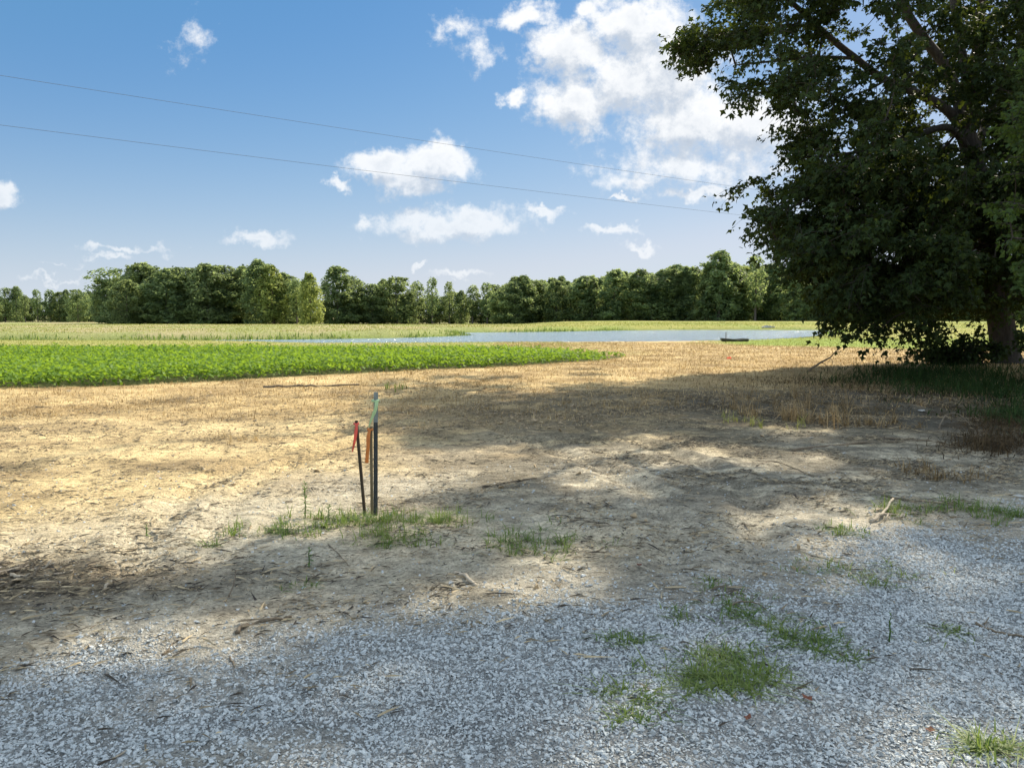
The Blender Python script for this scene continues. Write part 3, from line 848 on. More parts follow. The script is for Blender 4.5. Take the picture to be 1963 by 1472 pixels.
def grow_tree(limbs, clusters, dirs, rng, twig_r=0.006, leaves_per=70, spray=0.95, leaf=0.135, lv=LEAF_V, lf=LEAF_F, droop=.35, coarse=None):
    """limbs: list of (points, radii). clusters attach one after another to the nearest built wood; returns trunk Acc, twig Acc, leaf arrays"""
    trunk = Acc(); nodes = []
    for pts, rads, sides in limbs:
        sp = np.array(smooth_line(pts, 4)); rs = np.interp(np.linspace(0, len(pts) - 1, len(sp)), np.arange(len(pts)), rads)
        trunk.tube(sp, rs, sides)
        nodes += [p for p, r_ in zip(sp[1:], rs[1:]) if r_ < 0.30]
    nodes = np.array(nodes)
    dmin = np.array([np.min(np.linalg.norm(nodes - c, axis=1)) for c in clusters])
    order = np.argsort(dmin)
    N = len(nodes); cap = N + len(clusters) * 3
    P = np.zeros((cap, 3)); P[:N] = nodes; par = np.full(cap, -1); cnt = np.zeros(cap)
    n = N; ends = {}
    for ci in order:
        c = clusters[ci]
        dv = c - P[:n]; d = np.linalg.norm(dv, axis=1)
        cost = d + 0.55 * np.maximum(0, -dv[:, 2]) * .4 + np.where(np.arange(n) < N, 0, .12)
        b = int(np.argmin(cost)); a = P[b]
        L = np.linalg.norm(c - a)
        jit = rng.normal(size=3) * L * .06
        m1 = a + (c - a) * .38 + jit + [0, 0, L * .07]; m2 = a + (c - a) * .72 + jit * .8 + [0, 0, L * .05]
        P[n], P[n + 1], P[n + 2] = m1, m2, c
        par[n], par[n + 1], par[n + 2] = b, n, n + 1
        ends[ci] = n + 2
        n += 3
    cnt[[e for e in ends.values()]] = 1
    for k in range(n - 1, N - 1, -1):
        if par[k] >= 0: cnt[par[k]] += cnt[k]
    tw = Acc()
    for k in range(N, n):
        p = par[k]
        r1 = twig_r * cnt[k] ** .48; r0 = min(twig_r * max(cnt[p], cnt[k]) ** .48, r1 * 1.7) if p >= N else r1 * 1.25
        tw.tube([P[p], P[k]], [r0, r1], 4 if r0 < .02 else 5, cap=False)
    LV, LF, LT = [], [], []; nv = 0
    for ci in range(len(clusters)):
        c = clusters[ci]; d0 = dirs[ci] / np.linalg.norm(dirs[ci])
        npl = int(leaves_per * rng.uniform(.65, 1.35))
        tint0 = rng.uniform(-.15, .2)
        crs = coarse is not None and coarse[ci]
        n_t = 3 if crs else 5
        if crs: npl = int(npl * .8)
        per = max(3, npl // n_t)
        for k in range(n_t):
            sd_ = d0 + rng.normal(size=3) * (.42 if k else .1) * np.array([1, 1, .6]); sd_ /= np.linalg.norm(sd_)
            L = spray * rng.uniform(.55, 1.1) * (1.0 if k == 0 else .8)
            s = c - d0 * spray * rng.uniform(.0, .45)
            e = s + sd_ * L + np.array([0, 0, -droop * L * rng.uniform(.3, 1.1)])
            mid = (s + e) / 2 + [0, 0, .10 * L]
            if not crs: tw.tube([s, mid, e], [.006, .0045, .002], 3, cap=False)
            t = rng.uniform(.08, 1.05, per)[:, None]
            p = (1 - t) ** 2 * s + 2 * t * (1 - t) * mid + t * t * e + rng.normal(size=(per, 3)) * np.array([.085, .085, .05]) * (spray / .95)
            fw = sd_ * .6 + rng.normal(size=(per, 3)) * .6 + np.array([0, 0, -.55])
            nr = rng.normal(size=(per, 3)) * .55 + np.array([0, 0, 1.0]) + d0 * .35
            bv_, bf_ = (BROAD_V, OVAL_F) if crs else (lv, lf)
            v, f = replicate(bv_, bf_, p, rot_frames(fw, nr), leaf * rng.uniform(.5, 1.4, per))
            LV.append(v); LF.append(f + nv); nv += len(v)
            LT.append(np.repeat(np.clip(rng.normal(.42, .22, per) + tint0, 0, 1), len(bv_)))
    return trunk, tw, (np.concatenate(LV), np.concatenate(LF), np.concatenate(LT))

rng = np.random.default_rng(5)
TD = 25.0
def A(px, py, d): return at(px, py, d)
base = A(1932, 712, TD); base[2] = float(hz(np.array([base[0]]), np.array([base[1]]))[0]) - .1
T = [base, A(1928, 680, TD), A(1915, 590, TD), A(1902, 480, TD), A(1884, 380, TD), A(1864, 300, TD), A(1850, 250, TD)]
limbs = [(T, [.56, .43, .385, .36, .33, .30, .275], 12)]
limbs.append(([T[6], A(1808, 205, 24.9), A(1740, 172, 24.6), A(1688, 148, 24.3), A(1640, 112, 24), A(1590, 72, 23.7), A(1545, 30, 23.4), A(1500, -12, 23), A(1440, -80, 22.6), A(1400, -170, 22.4)], [.17, .145, .125, .11, .10, .088, .075, .06, .045, .03], 8))
limbs.append(([T[6], A(1836, 190, 25), A(1814, 130, 25), A(1776, 80, 25), A(1740, 28, 25), A(1708, -40, 25.2), A(1680, -130, 25.4), A(1650, -240, 25.6)], [.20, .175, .16, .145, .13, .11, .09, .05], 8))
limbs.append(([T[5], A(1858, 210, 26), A(1846, 110, 27), A(1828, 10, 28), A(1820, -120, 28.5), A(1800, -260, 29)], [.18, .15, .13, .11, .08, .05], 7))
limbs.append(([T[4], A(1836, 343, 24.5), A(1751, 330, 23.8), A(1650, 342, 23), A(1570, 362, 22.4), A(1500, 385, 22)], [.13, .11, .09, .065, .045, .025], 6))
limbs.append(([T[3], A(1850, 470, 24), A(1780, 485, 23), A(1690, 525, 22), A(1610, 565, 21.4)], [.12, .10, .075, .05, .025], 6))
limbs.append(([T[5], A(1820, 245, 24), A(1752, 262, 23), A(1675, 285, 22), A(1590, 300, 21.4), A(1530, 300, 21)], [.13, .11, .08, .06, .04, .02], 6))
limbs.append(([T[4], A(1930, 330, 24), A(2030, 250, 22.5), A(2120, 150, 21.5), A(2180, 0, 21)], [.18, .15, .12, .08, .04], 7))
limbs.append(([T[3], A(1960, 440, 25), A(2080, 380, 25), A(2200, 300, 25.5)], [.16, .13, .09, .04], 6))
limbs.append(([T[6], A(1865, 150, 24), A(1880, 20, 22.5), A(1880, -150, 21), A(1850, -330, 20)], [.18, .15, .12, .09, .04], 7))
limbs.append(([T[5], A(1900, 210, 27), A(1950, 90, 29.5), A(1980, -40, 31.5)], [.16, .13, .09, .04], 6))
limbs.append(([A(1640, 112, 24), A(1560, 110, 23.6), A(1480, 118, 23.2), A(1410, 125, 23)], [.06, .05, .035, .02], 5))
limbs.append(([A(1776, 80, 25), A(1730, 130, 24), A(1680, 165, 23), A(1620, 190, 22.4)], [.07, .05, .035, .02], 5))
limbs.append(([A(1708, -40, 25.2), A(1650, -150, 24), A(1560, -260, 23.5), A(1480, -330, 23.5)], [.09, .07, .05, .03], 5))
limbs.append(([A(1820, -120, 28.5), A(1720, -230, 28.8), A(1620, -300, 29)], [.07, .05, .03], 5))

S = np.array([(1318, -80), (1308, 30), (1296, 92), (1352, 160), (1405, 215), (1480, 248), (1510, 285), (1490, 315), (1448, 352), (1452, 398), (1478, 455), (1535, 520), (1590, 596), (1680, 628), (1760, 646), (1850, 652), (1910, 652), (2060, 650), (2300, 560), (2500, 200), (2400, -500), (2000, -900), (1600, -800), (1350, -500)], float)
# patches of ground the sun reaches (read on the picture, given as ground ellipses)
LIT = [(120, 870, 360, 70), (420, 890, 280, 70), (620, 820, 150, 80), (430, 970, 190, 66), (60, 1050, 150, 30), (230, 1070, 210, 42), (470, 1000, 130, 40), (640, 920, 130, 36), (800, 900, 120, 36), (960, 882, 110, 20), (150, 990, 200, 26),
       (1135, 884, 60, 16), (1140, 932, 55, 14), (1440, 880, 130, 16), (1480, 822, 90, 10), (1600, 990, 60, 16), (1620, 1078, 130, 26), (1800, 1100, 100, 16), (900, 1140, 120, 24), (400, 1215, 90, 20), (1850, 1425, 120, 24),
       (1520, 770, 60, 8), (100, 780, 500, 40), (1250, 850, 60, 10), (760, 1000, 90, 16)]
SH = (SUNDIR.x / SUNDIR.z, SUNDIR.y / SUNDIR.z)
def lit_at(gx, gy):
    p = project(np.stack([gx, np.maximum(gy, .6), np.zeros_like(gx)], -1))
    v = np.zeros_like(gx)
    for (cx, cy, a, b) in LIT:
        v = np.maximum(v, 1.35 - np.hypot((p[0] - cx) / a, (p[1] - cy) / b))
    # open ground beyond the edge of the shade
    edge = np.interp(p[0], [-400, 0, 400, 700, 760, 850, 1050, 1500, 1800, 2100], [890, 890, 875, 815, 780, 765, 745, 716, 690, 680])
    v = np.where(p[1] < edge, 1.5, v)
    return v

SPOTS = []
for (cx_, cy_, a_, b_) in LIT:
    g0 = G(cx_, cy_); SPOTS.append((g0[0], g0[1], a_ / FPX * g0[1], abs(G(cx_, cy_ - b_)[1] - G(cx_, cy_ + b_)[1]) / 2))
def lit_frac(gx, gy):
    v = np.zeros_like(gx)
    for (cx_, cy_, a_, b_) in SPOTS:
        mg = .42 if cy_ > 5.2 else .24
        v = np.where(np.hypot((gx - cx_) / (a_ + mg), (gy - cy_) / (b_ + mg)) < 1, 1.0, v)
    p = project(np.stack([gx, np.maximum(gy, .6), np.zeros_like(gx)], -1))
    edge = np.interp(p[0], [-400, 0, 400, 700, 760, 850, 1050, 1500, 1800, 2100], [885, 885, 870, 812, 780, 765, 745, 716, 690, 680])
    return np.where(p[1] < edge + 6, 1.0, v)

cand = []
def sample_ellipsoid(c, r, n, shell=.35):
    d = rand_unit(n, rng); k = rng.uniform(shell, 1, n) ** .5
    return np.array(c) + d * np.array(r) * k[:, None]
cand.append(sample_ellipsoid((15.2, 25.2, 11.8), (10.4, 9.5, 10.2), 3300))
cand.append(sample_ellipsoid((11.5, 24.0, 9.8), (6.8, 5.5, 3.6), 420))       # long limb reaching left
cand.append(sample_ellipsoid((11.5, 22.8, 5.0), (4.6, 4.0, 3.0), 420))       # low skirt
cand.append(sample_ellipsoid((14.5, 23.5, 4.0), (4.2, 4.5, 2.6), 420))
cand.append(sample_ellipsoid((9.6, 22.3, 3.6), (2.4, 2.8, 2.2), 300))
cand.append(sample_ellipsoid((9.0, 20.0, 3.4), (2.8, 2.6, 2.4), 330))
cand.append(sample_ellipsoid((10.5, 20.2, 6.0), (4.2, 3.0, 3.2), 300))
cand.append(sample_ellipsoid((8.4, 20.4, 9.0), (3.2, 2.6, 3.0), 190))
cand.append(sample_ellipsoid(tuple(A(1410, -10, 22.6)), (3.0, 2.4, 2.0), 220))
cand.append(sample_ellipsoid((18.0, 28.0, 9.0), (4.2, 3.0, 5.0), 330))
cand.append(sample_ellipsoid(tuple(A(1370, 40, 22.8)), (1.5, 2.2, 1.3), 60))
cand.append(sample_ellipsoid((13.0, 24.5, 3.4), (3.4, 3.0, 1.9), 300))
C = np.concatenate(cand)
ppx, ppy = project(C)
inS = poly_sd(ppx, ppy, S) < 0
C = C[inS & (C[:, 2] > 1.25) & (C[:, 1] > 14.2)]
ppx, ppy = project(C)
# layered boughs: thin out between tiers
tier = np.sin(C[:, 2] * 2.9 + (C[:, 0] - 16) * .55 + fbm(C[:, 0] / 3, C[:, 1] / 3, 2, 8) * 4)
C = C[(tier > -.55) | (rng.uniform(size=len(C)) < .35)]
# the sunlit patches come from gaps in the upper crown
lv_ = lit_at(C[:, 0] - C[:, 2] * SH[0], C[:, 1] - C[:, 2] * SH[1])
ppx, ppy = project(C)
vis = ((ppy > 50) & (ppx < 2000)) | ((ppy > -140) & (ppx < 1480))
gx0 = C[:, 0] - C[:, 2] * SH[0]; gy0 = C[:, 1] - C[:, 2] * SH[1]
gx0 = gx0 + (C[:, 0] - 16.2) * .02; lm_ = lit_frac(gx0, gy0)
gp = project(np.stack([gx0, np.maximum(gy0, .6), np.zeros_like(gx0)], -1))
beyond = gp[1] < np.interp(gp[0], [-400, 0, 400, 700, 760, 850, 1050, 1500, 1800, 2100], [885, 885, 870, 812, 780, 765, 745, 716, 690, 680]) - 1
keep = (vis & (~beyond | ((ppx < 1560) & (ppy < 120) & (gp[0] > 700)))) | (lm_ < .22)
C = C[keep]
ppx, ppy = project(C)
holes = fbm(ppx / 60, ppy / 38, 3, 44)
C = C[~((ppy > -40) & (ppy < 520) & (ppx < 1900) & ((holes > .64) | (rng.uniform(size=len(C)) < .06)))]
# airier upper boughs with gaps for the sky
ppx, ppy = project(C)
C = C[~((ppy > -40) & (ppy < 330) & (ppx < 1900) & ~((ppx < 1580) & (ppy < 230)) & (rng.uniform(size=len(C)) < .20))]
# open the view of the two main limbs
ppx, ppy = project(C)
for ln_, w_ in (([(1850, 250), (1740, 172), (1640, 112), (1545, 30), (1500, -12)], 17), ([(1862, 300), (1836, 190), (1776, 80), (1708, -40)], 20), ([(1905, 560), (1884, 380), (1862, 300)], 16)):
    dl, _ = line_d(ppx, ppy, ln_)
    drop = (dl < w_ + 10) & (C[:, 1] < 25.2) & (rng.uniform(size=len(C)) < .70)
    C = C[~drop]; ppx, ppy = ppx[~drop], ppy[~drop]
# extra sprays for the shade that must reach the drive
gx = rng.uniform(-6, 6, 1500); gy = rng.uniform(1.0, 13.5, 1500)
h_ = rng.uniform(12.8, 20.5, 1500)
E = np.stack([gx + h_ * SH[0], gy + h_ * SH[1], h_], 1)
ex, ey = project(E)
okE = (lit_frac(gx, gy) < .5) & (((E[:, 0] - 15.2) / 11.5) ** 2 + ((E[:, 1] - 25.2) / 11) ** 2 + ((E[:, 2] - 11.8) / 10.6) ** 2 < 1) & (ey < -45)
C = np.concatenate([C, E[okE]])
hang = np.array([A(1765, 655, 23), A(1768, 672, 23), A(1800, 660, 22.5), A(1815, 640, 22.6), A(1838, 668, 22.8), A(1842, 650, 23), A(1700, 632, 21.5), A(1735, 640, 22), A(1640, 612, 21), A(1590, 600, 20.8), A(1790, 640, 22), A(1870, 650, 23.5), A(1455, 345, 21.6), A(1462, 395, 21.6), A(1325, 80, 22.8), A(1345, 60, 23), A(1345, 120, 22.9), A(1415, 360, 21.8)])
outd = C - np.array([16.2, 25, 0]); outd[:, 2] = 0
outd /= np.linalg.norm(outd, axis=1, keepdims=True) + 1e-9
dirs = outd + rng.normal(size=C.shape) * .35 + np.array([0, 0, -.12])
C = np.concatenate([C, hang])
dirs = np.concatenate([dirs, np.tile([[-.45, -.1, -.8]], (12, 1)), np.tile([[-1, -.1, -.25]], (6, 1))])
print('maple sprays', len(C))
ppx, ppy = project(C)
mt, mtw, (mv, mf, mtint) = grow_tree(limbs, C, dirs, rng, leaves_per=70, spray=1.05, leaf=.15, coarse=(ppy < -60) | (ppx > 2040))
maple = empty('maple_tree', tuple(base))
def under(acc_or, name, mat, root, arr=None, smooth=False):
    if arr is None:
        v = np.concatenate(acc_or.v); f = np.concatenate(acc_or.f); t = np.concatenate(acc_or.a)
    else:
        v, f, t = arr
    o = mesh_np(name, v - np.array(root.location), f, mat, root, smooth, {'tint': t})
    return o
under(mt, 'trunk', M_BARK, maple, smooth=True)
under(mtw, 'branch', M_BARK, maple)
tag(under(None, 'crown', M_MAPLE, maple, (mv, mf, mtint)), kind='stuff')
tag(maple, 'huge dark maple leaning over the right side, limbs and leaves against the sky', 'tree')

# ------------------------------------------------------------------ ground cover
def blades(pos, length, width, rng, lean=.35, seg=3, updir=None):
    """curved grass blades; returns verts, faces, per-vertex t"""
    n = len(pos)
    a = rng.uniform(0, 2 * math.pi, n); ln = np.abs(rng.normal(lean, lean * .65, n))
    h = np.stack([np.cos(a), np.sin(a), np.zeros(n)], 1); s = np.stack([-np.sin(a), np.cos(a), np.zeros(n)], 1)
    V = []
    for k in range(seg + 1):
        t = k / seg
        c = pos + h * (length * ln * t ** 1.6)[:, None] + np.array([0, 0, 1.0]) * (length * (t - .45 * np.clip(ln, 0, 1.6) * t * t))[:, None]
        w = (width * (1 - t) ** .7)[:, None] * .5
        if k < seg:
            V += [c - s * w, c + s * w]
        else:
            V += [c]
    V = np.stack(V, 1); m = V.shape[1]
    f = []
    for k in range(seg - 1):
        p = 2 * k
        f += [(p, p + 1, p + 3), (p, p + 3, p + 2)]
    p = 2 * (seg - 1); f += [(p, p + 1, p + 2)]
    f = np.array(f)
    F = (f[None] + (np.arange(n) * m)[:, None, None]).reshape(-1, 3)
    return V.reshape(-1, 3), F, m

def in_view(x, y, margin=60):
    px, py = project(np.stack([x, y, np.zeros_like(x)], -1))
    return (px > -margin) & (px < 1963 + margin) & (y > 1.8)

def sector(n, r0, r1, power, rng, ang=37):
    """random points in the viewed sector, density falling with distance"""
    u = rng.uniform(size=n)
    r = (r0 ** power + u * (r1 ** power - r0 ** power)) ** (1 / power)
    a = rng.uniform(rad(-ang), rad(ang), n)
    return r * np.sin(a), r * np.cos(a)

# soybean field: rows of leafy plants
def build_soy():
    rng = np.random.default_rng(31)
    rows = np.arange(11, 33, .34)
    X, Y = np.meshgrid(np.arange(-34, 6, .13), rows)
    x = X.ravel() + rng.normal(size=X.size) * .05; y = Y.ravel() + rng.normal(size=X.size) * .06
    sd = poly_sd(x, y, SOY) + (fbm(x / .8, y / .8, 3, 13) - .5) * .9
    tip = sstep(-1.5, 4.5, x)
    ok = (sd < 0) & in_view(x, y, 250) & (rng.uniform(size=len(x)) > .04 + .45 * tip)
    x, y, tip, sd = x[ok], y[ok], tip[ok], sd[ok]
    z = hz(x, y)
    H = (.40 + .10 * (fbm(x / 1.5, y / 1.5, 3, 14) - .5)) * (1 - .45 * tip) * rng.uniform(.8, 1.15, len(x)) * (.75 + .25 * sstep(0, .6, -sd))
    n = len(x); k = 13
    t = rng.uniform(.30, 1.0, (n, k)); a = rng.uniform(0, 2 * math.pi, (n, k)); r = .17 * rng.uniform(.2, 1, (n, k)) * (1.15 - .5 * t)
    p = np.stack([x[:, None] + r * np.cos(a), y[:, None] + r * np.sin(a), z[:, None] + H[:, None] * t], -1).reshape(-1, 3)
    N = len(p)
    fw = np.stack([np.cos(a).ravel(), np.sin(a).ravel(), rng.normal(-.15, .35, N)], 1) + rng.normal(size=(N, 3)) * .3
    nr = rng.normal(size=(N, 3)) * .38 + np.array([.12, .2, 1.0])
    v, f = replicate(OVAL_V, OVAL_F, p, rot_frames(fw, nr), np.stack([.125 * rng.uniform(.7, 1.3, N), .115 * rng.uniform(.7, 1.3, N), np.full(N, .1)], 1))
    tint = np.repeat(np.clip(.15 + .55 * t.ravel() + rng.normal(0, .2, N), 0, 1), 4)
    print('soy leaves', N)
    o = mesh_np('soybean_plants', v, f, M_SOY, attrs={'tint': tint})
    tag(o, 'bright green leafy soybean crop filling the field at the left', 'crop', kind='stuff')
build_soy()

def grass_object(name, x, y, length, width, mat, label, cat, rng, lean=.4, seg=2, tint=None, kind='stuff'):
    z = hz(x, y)
    v, f, m = blades(np.stack([x, y, z - .01], 1), length, width, rng, lean, seg)
    t = np.clip(rng.normal(.5, .28, len(x)), 0, 1) if tint is None else tint
    o = mesh_np(name, v, f, mat, attrs={'tint': np.repeat(t, m)})
    return tag(o, label, cat, kind=kind)

def build_straw():
    rng = np.random.default_rng(41)
    x, y = sector(260000, 8.5, 46, 1.1, rng)
    gv, n1, n2 = masks(x, y)
    st = sstep(10.8, 13.6, y + n2 * 3 + n1 * 2.0 - .05 * x)
    clump = fbm(x / .5, y / .5, 3, 71)
    ok = (rng.uniform(size=len(x)) < (st * (.35 + sstep(.42, .6, clump)))) & (poly_sd(x, y, SOY) > -.1) & (poly_sd(x, y, POND) > 1.0)
    ok &= ~((y > 31) & (x < -1))
    # not on the clean turf by the pond
    ok &= poly_sd(x, y, SHOREGREEN) > -.5
    x, y = x[ok], y[ok]; n = len(x)
    print('straw', n)
    grass_object('dry_grass', x, y, rng.uniform(.03, .12, n), rng.uniform(.010, .020, n) * np.maximum(1, y / 14), M_STRAW, 'tan dead grass and stubble round the soybean field', 'grass', rng, 1.0, 1, np.clip(rng.normal(.45, .36, n) + (fbm(x / 1.3, y / 2, 3, 12) - .5) * 1.2, 0, 1))
    # yellow-green verge behind the crop and along the pond
    x, y = sector(70000, 30, 62, 1.0, rng, 36)
    sg = poly_sd(x, y, SHOREGREEN); pd = poly_sd(x, y, POND)
    ok = (((y > 31.5) & (x < 3) & (y < 50)) | (sg < .5)) & (pd > .3) & (poly_sd(x, y, SOY) > 0)
    x, y, sg = x[ok], y[ok], sg[ok]; n = len(x)
    tint = np.clip(rng.normal(.55, .25, n) - .5 * (sg < .5), 0, 1)
    grass_object('verge_grass', x, y, rng.uniform(.04, .12, n), rng.uniform(.025, .05, n), M_YGRASS, 'yellow green grass between crop and pond', 'grass', rng, .6, 1, tint)
    # rank green fringe at the water line of the far bank
    P = [np.array(p) for p in POND[12:]]
    xs, ys = [], []
    for a, b in zip(P[:-1], P[1:]):
        L = np.linalg.norm(b - a); k = int(L * 26)
        t = rng.uniform(size=k); q = a + (b - a) * t[:, None]
        tn = (b - a) / L; nrm = np.array([tn[1], -tn[0]])
        q = q + nrm * (np.abs(rng.normal(0, .9, k)) * .9 + .1)[:, None]
        w = fbm(q[:, 0] / 5, q[:, 1] / 5, 3, 88)
        q = q[w > .40 + .12 * rng.uniform(size=k)]
        xs.append(q[:, 0]); ys.append(q[:, 1])
    x = np.concatenate(xs); y = np.concatenate(ys)
    ok = (np.abs(x / y) < .75) & (poly_sd(x, y, POND) > -.2)
    x, y = x[ok], y[ok]; n = len(x)
    w = sstep(.4, .65, fbm(x / 5, y / 5, 3, 88))
    grass_object('bank_reeds', x, y, rng.uniform(.14, .36, n) * (.5 + 1.0 * w), rng.uniform(.06, .13, n), M_GRASS, 'rank green grass fringing the far bank of the pond', 'reeds', rng, .35, 2)
    # meadow on the far bank
    x, y = sector(42000, 55, 150, 1.0, rng, 36)
    ok = (poly_sd(x, y, POND) > .8) & (y > 50)
    x, y = x[ok], y[ok]; n = len(x)
    cl = fbm(x / 5, y / 9, 3, 33)
    grass_object('meadow_grass', x, y, rng.uniform(.05, .16, n) * (.5 + cl), rng.uniform(.06, .14, n) * y / 80, M_YGRASS, 'pale hay coloured meadow grass on the far bank', 'grass', rng, .5, 1, np.clip(rng.normal(.75, .25, n) - .3 * (cl > .55), 0, 1))
build_straw()

# crushed stone of the drive
def stone_mat():
    m, nt, b, out = new_mat('crushed_limestone')
    t = nt.attr('tint').outputs['Fac']
    rp = nt.node('ShaderNodeValToRGB'); nt.l.new(t, rp.inputs[0])
    e = rp.color_ramp.elements
    e[0].position = 0; e[0].color = (.27, .285, .285, 1); e[1].position = 1; e[1].color = (.60, .60, .57, 1)
    k = e.new(.45); k.color = (.44, .455, .445, 1); k = e.new(.8); k.color = (.50, .515, .495, 1)
    geo = nt.node('ShaderNodeNewGeometry')
    n = nt.noise(geo.outputs['Position'], 260.0, 3.0, .6)
    cc = nt.node('ShaderNodeCombineColor')
    for i in range(3): nt.l.new(nt.remap(n, .3, .7, .75, 1.2), cc.inputs[i])
    nt.l.new(nt.mix(1.0, rp.outputs[0], cc.outputs[0], 'MULTIPLY'), b.inputs['Base Color'])
    b.inputs['Roughness'].default_value = .85; b.inputs['Specular IOR Level'].default_value = .25
    return m
M_STONE = stone_mat()

def hull_shapes(k, npts, rng):
    out = []
    for i in range(k):
        bm = bmesh.new()
        p = rand_unit(npts, rng) * np.array([1, rng.uniform(.65, .95), rng.uniform(.45, .7)]) * rng.uniform(.85, 1.1, (npts, 1))
        for q in p: bm.verts.new(q)
        bmesh.ops.convex_hull(bm, input=bm.verts[:])
        for v in [v for v in bm.verts if not v.link_faces]: bm.verts.remove(v)
        bm.verts.index_update()
        out.append((np.array([v.co[:] for v in bm.verts]), np.array([[v.index for v in f.verts] for f in bm.faces])))
        bm.free()
    return out

def build_gravel():
    rng = np.random.default_rng(51)
    shapes = hull_shapes(8, 8, rng)
    x = rng.uniform(-6.5, 7.5, 600000); y = rng.uniform(2.15, 8.2, 600000)
    ok = in_view(x, y, 40); x, y = x[ok], y[ok]
    gv, n1, n2 = masks(x, y)
    # bare compacted streaks where wheels run
    bare = sstep(.56, .70, fbm(x / 1.3 + 3, y / .7, 3, 66))
    prob = (gv ** 1.5) * (1 - .4 * bare) + .018
    dens = 5500 * 1.0
    # candidate density per m2
    cd = 600000 / (14 * 6.05)
    ok = rng.uniform(size=len(x)) < prob * dens / cd * np.clip(4.8 / np.maximum(y, 3.2), .6, 1.25)
    x, y = x[ok], y[ok]; n = len(x)
    print('stones', n)
    s = np.clip(rng.lognormal(math.log(.0084), .33, n), .0035, .020)
    z = hz(x, y) + s * .16
    idx = rng.integers(0, 8, n); acc = Acc()
    for k, (bv, bf) in enumerate(shapes):
        m = idx == k; q = int(m.sum())
        up = rng.normal(size=(q, 3)) * .28 + np.array([0, 0, 1.0]); fw = rng.normal(size=(q, 3))
        v, f = replicate(bv, bf, np.stack([x[m], y[m], z[m]], 1), rot_frames(fw, up), s[m])
        acc.add(v, f, np.repeat(np.clip(rng.normal(.46, .14, q), 0, 1), len(bv)))
    o = acc.build('gravel', M_STONE)
    tag(o, 'loose grey crushed stone of the drive in the foreground', 'gravel', kind='stuff')
build_gravel()

# dirt clods, twig litter and straw bits
M_CLOD = plain_mat('dry_clod', (.26, .19, .11), (.46, .35, .21), .95, 30)
def build_litter():
    rng = np.random.default_rng(61)
    shapes = hull_shapes(5, 6, rng)
    x, y = sector(16000, 4, 19, 1.3, rng)
    cx, cy = G(1000, 800)
    nb = 2600
    x = np.concatenate([x, rng.normal(cx, 1.5, nb)]); y = np.concatenate([y, rng.normal(cy, .9, nb)])
    bx, by = G(120, 840)
    x = np.concatenate([x, rng.normal(bx, 1.6, 900)]); y = np.concatenate([y, rng.normal(by, .9, 900)])
    gv, n1, n2 = masks(x, y)
    cl = fbm(x / .7, y / .7, 3, 5)
    ok = (gv < .4) & (y > 3.5) & ((rng.uniform(size=len(x)) < .7 * sstep(.45, .68, cl)) | (np.arange(len(x)) >= 16000))
    x, y = x[ok], y[ok]; n = len(x)
    s = np.clip(rng.lognormal(math.log(.012), .5, n), .004, .06)
    z = hz(x, y) + s * .2; acc = Acc(); idx = rng.integers(0, 5, n)
    for k, (bv, bf) in enumerate(shapes):
        m = idx == k; q = int(m.sum())
        v, f = replicate(bv, bf, np.stack([x[m], y[m], z[m]], 1), rot_frames(rng.normal(size=(q, 3)), rng.normal(size=(q, 3)) * .3 + [0, 0, 1.]), s[m])
        acc.add(v, f)
    tag(acc.build('clods', M_CLOD), 'small crumbled clods of dry earth on the bare ground', 'earth clods', kind='stuff')
    # litter: flat bits of straw, bark and twig
    x, y = sector(270000, 3.0, 17, 1.25, rng)
    gv, n1, n2 = masks(x, y)
    cl = fbm(x / .55, y / .4, 4, 15)
    bx, by = G(60, 1110)
    heap = np.exp(-(((x - bx) / 1.0) ** 2 + ((y - by) / .4) ** 2))
    right = sstep(.3, 2.5, x) * sstep(5.6, 8.5, y)
    ok = rng.uniform(size=len(x)) < np.clip((sstep(.44, .66, cl) * (.26 + .75 * right) + heap * .9 + .04) * (1 - .85 * gv), 0, 1)
    x, y = x[ok], y[ok]; n = len(x)
    print('litter', n)
    L = np.clip(rng.lognormal(math.log(.032), .62, n), .010, .24)
    w = L * rng.uniform(.04, .16, n) + .003
    z = hz(x, y) + .006 + rng.uniform(0, .012, n)
    bv = np.array([(-.5, -.4, 0), (.5, -.5, 0), (.1, .6, .15), (0, -.1, .7)])
    bf = np.array([(0, 1, 3), (1, 2, 3), (2, 0, 3)])
    a = rng.normal(.15, .8, n)
    fw = np.stack([np.cos(a), np.sin(a), rng.normal(0, .10, n)], 1)
    v, f = replicate(bv, bf, np.stack([x, y, z], 1), rot_frames(fw, np.tile([[0, 0, 1.]], (n, 1)) + rng.normal(size=(n, 3)) * .15), np.stack([w, L, np.minimum(w, .012)], 1))
    m, nt, b, out = new_mat('twig_and_bark_litter')
    t = nt.attr('tint').outputs['Fac']
    nt.l.new(nt.mix(t, (.028, .021, .015), (.50, .39, .23)), b.inputs['Base Color']); b.inputs['Roughness'].default_value = .9
    tint = np.repeat(np.clip(rng.beta(.55, 1.3, n), 0, 1), 4)
    o = mesh_np('plant_litter', v, f, m, attrs={'tint': tint})
    tag(o, 'bits of twig, bark and straw strewn over the dirt', 'litter', kind='stuff')
build_litter()

